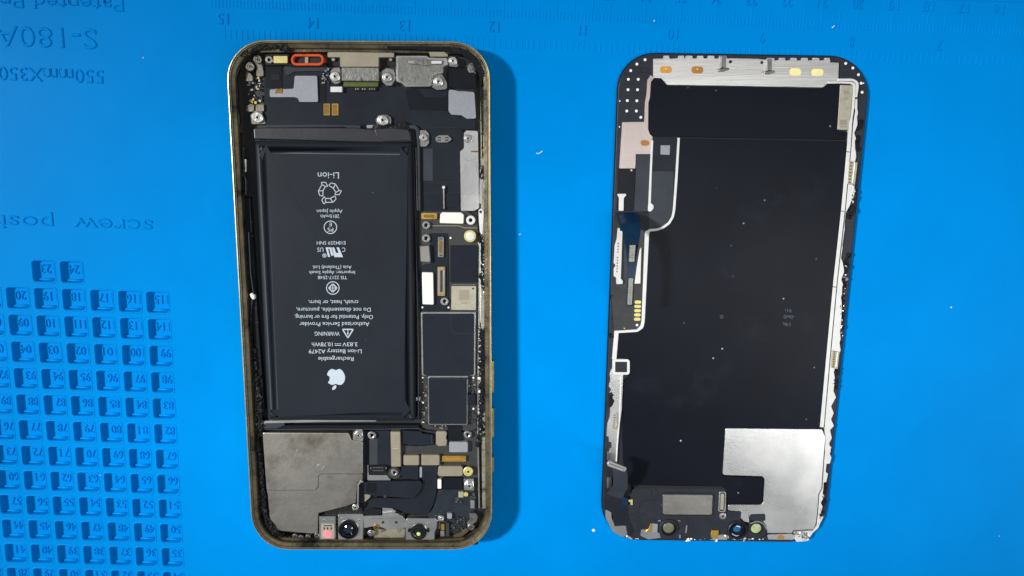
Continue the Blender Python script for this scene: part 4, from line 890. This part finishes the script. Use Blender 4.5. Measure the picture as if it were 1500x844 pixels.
# left hand pink plate with flex tails
pp = plate('side_bracket', [(911.5, 179), (945, 178.4), (947, 194), (955, 201), (956.5, 206), (955, 226), (931.5, 226), (930.8, 247), (907, 247)], ZG, 1.9, 'pink_steel', disp, 1)
plate('bracket_panel', [(915, 180.5), (945, 180), (947.5, 197), (954, 203.5), (953, 222.5), (914, 223)], 1.9, 2.0, 'pink_steel', pp, 2)
plate('contact_pad', [(938.5, 207), (942, 205.3), (948, 205.5), (951.5, 208), (951, 212), (947, 214), (941, 213.5), (938.5, 211)], 2.0, 2.04, 'brown_pad', pp, 1.5, 0.01)
stroke('edge_tape', [(955.5, 206), (953.5, 250), (951.5, 303)], [3, 3, 3.5], ZG, 2.3, 'white_foil', disp)
plate('tape_end', [(949.5, 299), (954, 297.5), (957.5, 301), (957.5, 305), (954, 310), (949.3, 310)], ZG, 2.34, 'white_foil', disp, 3)
plate('flex_tail', [(932.5, 226.5), (953, 226.5), (949, 310), (929, 309)], ZG, 2.06, 'flex_grey', disp, 0.5)
plate('flex_tail', [(906.5, 247.5), (931, 247.5), (928.5, 309), (904, 309)], ZG, 1.8, 'flex_dark', disp, 0.5); disc('test_point', 925, 249.5, 1.4, 1.8, 2.0, 'gold_pale', disp, 0.02, 10)
plate('white_tab', [(904, 285), (906, 284), (917, 284), (917.5, 286.5), (914, 290), (913.5, 309), (906.5, 309), (907, 290)], 1.8, 2.3, 'white_foil', disp, 1)
db = plate('driver_board', [(899, 312), (949, 338), (942.5, 470), (939, 481), (933, 483.5), (899.5, 484), (894.5, 420)], ZG, 1.9, 'board_dark', disp, 1.5)
wb_ = [(905.5, 334), (908, 334.5), (908.5, 338), (912, 339), (909.5, 408), (912.5, 412), (912, 416), (903.5, 416.5), (903, 407), (899.5, 405), (899.6, 394), (902, 390), (901.5, 388), (899.5, 386), (901, 360), (904, 350)]
wp = plate('white_bracket', wb_, 1.9, 2.8, 'white_foil', disp, 0.5)
pile('bracket_slots', [(905.7 - i * .2, 357 + i * 4.1, 1.6, 2.0, 2.8, 2.82, 0) for i in range(11) if i != 4], ['board_dark'], wp, 'stuff')
plate('white_wedge', [(939.7, 362), (938.2, 415.5), (930, 415.8), (933, 393), (937.5, 366)], 1.9, 2.5, 'white_foil', disp, 0.4)
for i in range(5): plate('gold_pad', rect(929.6 - i * .25, 440.4 + i * 6.25, 939.3 - i * .25, 445 + i * 6.25), 1.9, 1.98, 'gold_pale', db, 2.2, 0.02)
disc('test_point', 933.2, 476.3, 1.9, 1.9, 2.0, 'white_dot', db, 0.02, 12); disc('test_point', 914.5, 481, 1.2, 1.9, 2.0, 'gold', db, 0.02, 10)
residue('torn_adhesive', [(894, 436), (898, 432)], 4, 1.8, 10, disp, hgt=0.3); residue('torn_adhesive', [(894, 490), (897, 495)], 4, 1.8, 10, disp, hgt=0.3)
def ribbon(name, path, mat, parent, thick=0.12, sub=6):
    """flexible cable: (px, py, z, half width px, direction angle) stations swept smoothly"""
    st_ = []
    n = len(path)
    for i in range(n - 1):
        p0, p1, p2, p3 = (path[max(0, min(n - 1, i + k))] for k in (-1, 0, 1, 2))
        for s in range(sub):
            t = s / sub; st_.append([0.5 * (2 * b + (c - a) * t + (2 * a - 5 * b + 4 * c - d) * t * t + (3 * b - a - 3 * c + d) * t ** 3) for a, b, c, d in zip(p0, p1, p2, p3)])
    st_.append(list(path[-1])); V = []; F = []
    for x0, y0, x1, y1, z0, z1 in st_:
        a = P(x0, y0, z0); b = P(x1, y1, z1)
        V += [a, b, b - Vector((0, 0, thick)), a - Vector((0, 0, thick))]
    m = len(st_)
    for i in range(m - 1):
        k = i * 4
        for j in range(4): F.append((k + j, k + (j + 1) % 4, k + 4 + (j + 1) % 4, k + 4 + j))
    F.append((0, 1, 2, 3)); k = (m - 1) * 4; F.append((k + 3, k + 2, k + 1, k))
    return link(name, mesh(V, F), mat, parent)
# blue touch flex rising off the board: its tail stands well clear of the film
rb = ribbon('blue_flex', [(905, 312, 930, 311, 2.3, 2.2), (904.5, 322, 937, 317, 5.4, 5.4), (909, 333, 938.5, 328, 9.2, 9.2), (914, 348, 937.5, 346, 11.8, 11.8), (917.5, 372, 933.5, 370, 13.4, 13.4), (918.5, 392, 931, 391, 14.0, 14.0), (918, 420, 929, 420, 14.1, 14.1), (917, 449, 927.5, 449, 13.8, 13.8)], 'flex_blue', disp)
def raised_conn(name, pts, z, parent, n, m1='steel_dull'):
    o = plate(name, pts, z, z + 0.55, m1, parent, 1, 0.08)
    (xa, ya), (xb, yb), (xc, yc), (xd, yd) = pts
    sp_ = []
    for i in range(n):
        t = (i + 0.9) / (n + 0.8)
        for s in (0.26, 0.74):
            x = (xa * (1 - s) + xb * s) * (1 - t) + (xd * (1 - s) + xc * s) * t; y = (ya * (1 - s) + yb * s) * (1 - t) + (yd * (1 - s) + yc * s) * t
            sp_.append((x, y, 1.7, 0.9, z + 0.55, z + 0.62, 0))
    pile('connector_pins', sp_, ['tan_chip'], parent, 'stuff'); return o
raised_conn('connector', [(922.5, 359), (931.5, 358.5), (929.5, 384), (921, 384)], 13.5, disp, 11)
raised_conn('connector', [(921, 407), (928, 407), (926, 447), (918.6, 447)], 14.05, disp, 17)
# right label, double tapes
lbp = plate('grey_label', [(1231, 124.5), (1250.3, 125.3), (1243.6, 190.6), (1226.8, 190)], ZG, 2.3, 'tan_chip', disp, 0.4)
flat('label_mark', [rect(1236, 133, 1244, 138), rect(1230.5, 175.5, 1241, 183), rect(1231, 184, 1240.5, 187), rect(1236, 144, 1242, 146)], 2.32, 'tan_metal', lbp)
stroke('edge_tape', [(1214, 121), (1232, 120.8), (1247, 121.3), (1252, 124), (1252, 130), (1249.5, 160), (1248, 172), (1246.5, 180), (1244, 212), (1236, 300), (1223.8, 410), (1213.5, 520), (1204, 626)], [3, 3, 3, 3.5, 3.5, 3, 2.6, 4, 5, 5, 5, 5, 5.5], ZG, 2.42, 'white_foil', disp, 2)
stroke('edge_tape', [(1228, 117), (1249, 117), (1255.5, 120.5), (1256.5, 126), (1254, 142.5)], 3.6, ZG, 2.3, 'white_foil', disp, 4)
# outer right strip with a torn outer edge
inn = [(1252.5, 145), (1251, 157), (1253.5, 162), (1250, 185), (1248, 212), (1240, 300), (1228, 408), (1217.5, 520), (1208.5, 622), (1208.5, 660)]
outr = [(1256, 145), (1255, 158), (1256.5, 166), (1253, 195), (1255, 203), (1252, 208), (1255, 232), (1246, 262), (1252, 276), (1250, 292), (1243, 302), (1238, 322), (1236, 350), (1233.5, 378), (1237, 392), (1234, 408), (1233, 430), (1234, 460), (1231, 480), (1230, 512), (1222, 545), (1224, 560), (1221, 572), (1224, 583), (1219, 596), (1222, 607), (1217.5, 614), (1220, 624), (1215.5, 632), (1219, 642), (1215, 650), (1217.5, 660), (1214, 668)]
plate('right_strip', inn + jag(outr, 7, 1.6, 3)[::-1], ZG, 2.05, 'white_foil', disp, 0, 0.04)
for pts in ([(1243.5, 236), (1256.5, 238), (1252.5, 271), (1241, 270)], [(1219.5, 514), (1230, 516), (1227, 541), (1218, 539)]):
    o = plate('gold_connector', pts, 2.05, 2.5, 'tan_chip', disp, 0.6, 0.08)
    (xa, ya), (xb, yb), (xc, yc), (xd, yd) = pts; k = 7
    pile('connector_pins', [((xa * .7 + xb * .3) * (1 - (i + .5) / k) + (xd * .7 + xc * .3) * ((i + .5) / k), ya + (yd - ya) * (i + .5) / k, 3, 2.2, 2.5, 2.6, 0) for i in range(k)], ['brass_dark'], disp, 'stuff')
    stroke('contact_edge', [((xa * .3 + xb * .7), ya + 2), ((xd * .3 + xc * .7), yd - 2)], 1.4, 2.5, 2.7, 'steel_bright', o)
residue('torn_adhesive', [(1262, 176), (1259, 190)], 4, 1.9, 16, disp, hgt=0.4); residue('torn_adhesive', [(1258, 200), (1255, 222)], 4, 1.8, 14, disp, hgt=0.4, size=(1.5, 4))
residue('torn_adhesive', [(1254, 272), (1248, 300), (1245, 320)], 5, 1.9, 26, disp, hgt=0.4, size=(1.5, 4.5)); residue('torn_adhesive', [(1242, 372), (1238, 400), (1236, 425), (1233, 452), (1232, 480), (1230, 510)], 4, 1.8, 50, disp, hgt=0.35, size=(1.2, 4))
residue('torn_foil', [(1240, 385), (1236, 440), (1232, 500)], 4, 2.0, 12, disp, 'steel', (0.8, 2.2), 0.2); residue('torn_foil', [(1251, 275), (1248, 296)], 4, 2.2, 12, disp, 'white_foil', (0.8, 2), 0.3)
residue('torn_adhesive', [(1227, 540), (1223, 560), (1226, 570)], 6, 1.9, 34, disp, hgt=0.4)
residue('torn_adhesive', [(1209, 708), (1206, 735), (1201, 758), (1195, 770)], 5, 1.9, 40, disp, hgt=0.4)
for y, x in ((222, 1242), (309, 1233.5), (420, 1222)): stroke('tape_cut', [(x - 2, y), (x + 3, y + 1)], 1, 2.42, 2.44, 'void_black', disp, c=0)
# lower right steel plate
ST = [(1064, 627.5), (1204, 629), (1206, 634), (1209, 640), (1206, 675), (1203.5, 715), (1199, 724), (1197, 752), (1194.5, 770), (1191, 775.5), (1162, 777), (1160, 781), (1124, 781), (1123, 772), (1118, 764), (1100, 762), (1095, 750), (1066, 748), (1067, 739.5), (1114, 739.5), (1118, 736.5), (1120, 702), (1117, 698), (1060, 696), (1058.5, 693), (1062.5, 630)]
pl = plate('steel_plate', ST, ZG, 2.5, 'steel', disp, 1.8, 0.08)
inn = [(1210, 650), (1207.5, 676), (1205, 716), (1200.5, 725), (1198.5, 753), (1196, 771), (1192, 777.5), (1164, 779)]
outr = [(1218, 655), (1215, 662), (1217, 670), (1214.5, 680), (1210, 681), (1210, 692), (1213, 694), (1210, 705), (1205.5, 706), (1205, 722), (1208, 728), (1203, 735), (1204, 742), (1201, 757), (1206, 757), (1202, 768), (1192, 781), (1183, 789), (1184, 793), (1168, 793), (1163, 788)]
plate('right_strip', inn + jag(outr, 6, 1.2, 8)[::-1], ZG, 2.1, 'white_foil', disp, 0, 0.04)
lw = plate('lower_bar', [(1124, 783), (1160, 782), (1164, 786), (1163, 791), (1125, 790.5)], ZG, 2.1, 'steel', disp, 2); plate('contact_pad', [(1138, 787), (1140, 784.4), (1147, 784.2), (1149.7, 786.6), (1148, 789.5), (1140, 789.7)], 2.1, 2.14, 'brown_pad', lw, 1.5, 0.01)
residue('torn_foil', [(1163, 783), (1178, 784), (1182, 792)], 8, 2.2, 26, disp, 'steel_bright', (1.2, 3), 0.3)
# earpiece end
bz = plate('earpiece_bezel', [(928, 714), (936, 711), (1060, 714), (1064, 720), (1066, 752), (1064, 762), (1066, 780), (1052, 789), (925, 789), (918, 770), (914, 752), (922, 735)], ZG, 2.3, 'bezel_black', disp, 3, 0.1)
stroke('bezel_groove', [(928, 716), (953, 716), (954.5, 718), (954.5, 731), (952, 733), (940, 734), (937, 736), (936, 750), (932, 753), (923, 753)], 1.5, 2.3, 2.33, 'void_black', bz, 2, 0); stroke('bezel_groove', [(955.5, 717), (963.5, 717), (963.5, 732), (955.5, 733)], 1.4, 2.3, 2.33, 'void_black', bz, 1, 0)
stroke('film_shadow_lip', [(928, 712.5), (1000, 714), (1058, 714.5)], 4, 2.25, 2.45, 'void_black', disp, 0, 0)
ea = plate('earpiece_cover', [(971, 724.5), (1044.5, 725.2), (1043, 754.6), (971, 754)], 2.3, 2.9, 'steel_worn', disp, 2, 0.12)
ring('earpiece_rim', [(969, 722.5), (1046.5, 723), (1045, 757), (969, 756.5)], 2, 2.3, 2.6, 'bezel_black', disp, 3)
ring('sensor_slot', [(1053.5, 720), (1064, 720.5), (1062.8, 750.5), (1052, 750)], 2.0, 2.3, 2.9, 'steel_bright', disp, 3); plate('sensor_bar', [(1056, 723.5), (1061, 723.5), (1060, 747), (1055, 747)], 2.3, 2.75, 'tan_chip', disp, 0.6)
lathe('screw', 1059, 756.3, 2.9, [(5.6, -.5), (5.6, -.08), (4.6, 0), (2, .02), (1, -.1)], ['steel_bright', 'void_black'], disp, [0, 0, 0, 1, 1])
l1 = lathe('sensor_lens', 979.5, 773.5, 2.3, [(16, -.3), (16, .25), (14.8, .5), (12.6, .5), (11.6, .15), (9.6, .1), (9.2, .3)], ['bezel_black', 'lens_black'], disp, [0, 0, 0, 1, 1, 1, 1]); lathe('lens', 979.5, 773.5, 2.62, [(9.2, -.1), (8.2, .08), (5, .16), (2, .2)], 'lens_olive', l1)
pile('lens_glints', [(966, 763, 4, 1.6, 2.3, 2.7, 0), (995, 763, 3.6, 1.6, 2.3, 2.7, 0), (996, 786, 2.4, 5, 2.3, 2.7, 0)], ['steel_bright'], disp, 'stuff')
plate('sensor_clip', [(955.5, 767), (964, 768), (963, 780), (955.5, 780)], 2.3, 2.8, 'grey_tape', disp, 1); plate('sensor_clip', [(1005, 769.5), (1007.5, 769.5), (1006, 781.5), (1003.8, 781)], 2.3, 2.7, 'steel_bright', disp, 0.4)
plate('metal_patch', [(939.5, 776), (955, 775), (966, 781), (968, 788), (950, 790.5), (938, 785)], 2.3, 2.5, 'steel', disp, 1)
plate('gold_contact', [(950, 775), (953, 767), (955, 767), (955, 779), (945, 780)], 2.5, 2.7, 'gold', disp, 0.5)
gc = plate('gold_contact', [(1043, 777.5), (1053, 777), (1052, 789), (1042, 788.5), (1041, 783)], 2.3, 2.8, 'gold', disp, 1)
plate('steel_foot', [(1053, 784), (1063, 783), (1068, 786), (1064, 791), (1043, 791)], 2.3, 2.6, 'steel', disp, 1); screw(1065, 787, 3.6, 2.9, disp)
plate('ring_shroud', [(1060, 762), (1066, 757), (1076, 752), (1084, 753), (1085, 762), (1096, 770), (1096, 786), (1082, 792), (1066, 788)], ZG, 2.5, 'bezel_black', disp, 4, 0.1)
l2 = lathe('sensor_lens', 1079.5, 775.5, 2.5, [(15.5, -.3), (15.5, .5), (14.2, .7), (12.2, .7), (11, .3), (9.8, .25), (9.2, .5), (7.8, .5), (7, .2)], ['bezel_black', 'lens_black', 'glass_edge'], disp, [0, 0, 2, 1, 1, 2, 1, 1, 1]); lathe('lens', 1079.5, 773.8, 2.7, [(6.8, 0), (6, .15), (3.6, .26), (1, .3)], 'lens_cyan', l2)
plate('ring_shroud', [(1097, 766), (1112, 764), (1120, 767), (1123, 777), (1120, 786), (1108, 790), (1096, 788)], ZG, 2.45, 'bezel_black', disp, 4, 0.1)
l3 = lathe('sensor_lens', 1107.5, 774, 2.5, [(10.5, -.3), (10.3, .2), (9.2, .3), (8.4, .2)], ['bezel_black', 'lens_black'], disp, [0, 0, 1, 1]); lathe('lens', 1107.5, 774, 2.68, [(8.4, 0), (7.4, .1), (4, .18), (1, .2)], 'lens_green', l3)
stroke('ring_edge', [(1099, 767), (1110, 763.5), (1119, 767.5), (1123.5, 776)], 1.6, 2.4, 2.75, 'steel_bright', disp, 4)
plate('dark_window', [(1099, 753.5), (1121.5, 752.8), (1121, 763.5), (1098, 763)], 2.5, 2.6, 'bezel_black', disp, 2.5)
plate('plate_notch', [(1066, 749.5), (1086, 748.5), (1085, 754), (1070, 757), (1065, 756)], ZG, 2.56, 'bezel_black', disp, 2)
plate('tongue', [(1086, 748.5), (1096, 748), (1098, 766), (1090, 764), (1085, 759)], 2.3, 2.7, 'steel', disp, 1)
# lower left: torn steel scraps and the second raised cable
plate('corner_scrap', jag([(887, 747), (895, 748), (897, 760), (901, 770), (917, 770), (919.5, 786), (910, 787), (899, 779), (891, 768), (887, 757)], 5, 0.9, 5), ZG, 1.9, 'steel', disp, 0)
residue('torn_foil', [(918, 787), (935, 788)], 4, 1.9, 12, disp, 'steel', (1, 2.5), 0.2)
residue('torn_foil', [(1003, 790), (1050, 790.5)], 1.5, 1.7, 7, disp, 'steel', (1.2, 2.6), 0.1); residue('torn_foil', [(1070, 790.5), (1122, 790)], 1.5, 1.7, 7, disp, 'steel', (1.2, 2.6), 0.1)
plate('wing_flex', [(889, 723.5), (912, 731), (920, 735), (921, 757), (930, 780), (920, 787), (917, 770), (899, 768), (897, 752), (886.5, 746)], ZG, 2.4, 'flex_black', disp, 2)
ribbon('sensor_flex', [(888.5, 724, 912.5, 731.5, 2.5, 2.5), (893, 718, 915, 722, 4.2, 4.2), (897.5, 712, 919, 716, 6.2, 6.2), (898.5, 700, 919.5, 704, 8.4, 8.4), (898, 690, 919, 696, 9.2, 9.2), (892, 681, 918, 690, 9.6, 9.6)], 'flex_grey', disp)
sc = plate('connector', [(889.3, 679.5), (891.5, 676.3), (895, 676.2), (917, 684.6), (918.3, 687.5), (915.5, 691), (912, 690.6), (890, 682.6)], 9.6, 10.2, 'steel', disp, 1, 0.08)
stroke('connector_slot', [(893.5, 679.6), (914.5, 687.6)], 2.4, 10.2, 10.22, 'tan_metal', sc, c=0); stroke('connector_slot', [(893.5, 679.4), (914.5, 687.4)], 0.8, 10.22, 10.24, 'board_dark', sc, c=0)
plate('cable_foot', [(913, 727), (920, 730), (920, 740), (914, 742), (910, 736)], 2.4, 2.9, 'flex_blue', disp, 2); plate('gold_contact', [(920.5, 732.5), (927, 732), (927, 740), (924, 740), (923.5, 735.5), (921, 735.5)], 2.4, 2.7, 'gold_pale', disp, 0.4)
for a in ((889.5, 700, 896, 716), (890, 662, 893, 674)): plate('metal_patch', rect(*a), ZG, 1.95, 'steel', disp, 1)
# faint printing on the film
for s, x, y, w in (('91i', 1155, 455, 9), ('-0ni0', 1156, 464.5, 16), ('19t', 1152, 475, 11)): print_px('printed_text', s, x, y, w, 5, 2.27, 'print_faint', film, 0.05)
flat('film_mark', annulus_polys(1057, 464, 1.8, 2.6, 12), 2.27, 'print_faint', film)

# ------------------------------------------------------------------ crumbs on the mat
for k, (x, y, s, lab) in enumerate(((868.5, 777.5, 2.2, 'white crumb on the mat beside the lower left corner of the display'), (760.5, 343.5, 1.0, 'tiny pale speck on the mat right of the phone body beside its circuit board'), (1392.5, 450.5, 1.0, 'tiny pale speck on the empty mat right of the display'), (146, 697, 0.9, 'tiny pale speck between the numbered compartments at lower left'), (957.5, 31, 1.0, 'tiny pale speck on the ruler above the display'), (209, 85, 0.8, 'tiny pale speck on bare mat left of the phone body near its top corner'), (1463, 786, 0.9, 'tiny pale speck on the mat in the lower right corner'))):
    o = residue('crumb', [(x, y), (x + 1.6, y - 1)], 0.6, 0.14, 2 if s < 2 else 4, None, 'crumb_white', (s * 0.55, s * 0.8), 0.14 * s, rnd=k)
    o['label'] = lab; o['category'] = 'crumb'; o['group'] = 'pale crumbs on the mat'
for k, (pts, lab) in enumerate((([(785.5, 224.5), (789, 225), (795, 221.5)], 'short curved pale fibre on the mat between phone body and display'), ([(1219, 41), (1222.5, 37.5)], 'short pale fibre lying across the ruler ticks above the display'))):
    o = stroke('fibre', pts, 0.9, 0.02, 0.16, 'crumb_white', None, 1, 0.02); o['label'] = lab; o['category'] = 'fibre'; o['group'] = 'pale fibres on the mat'
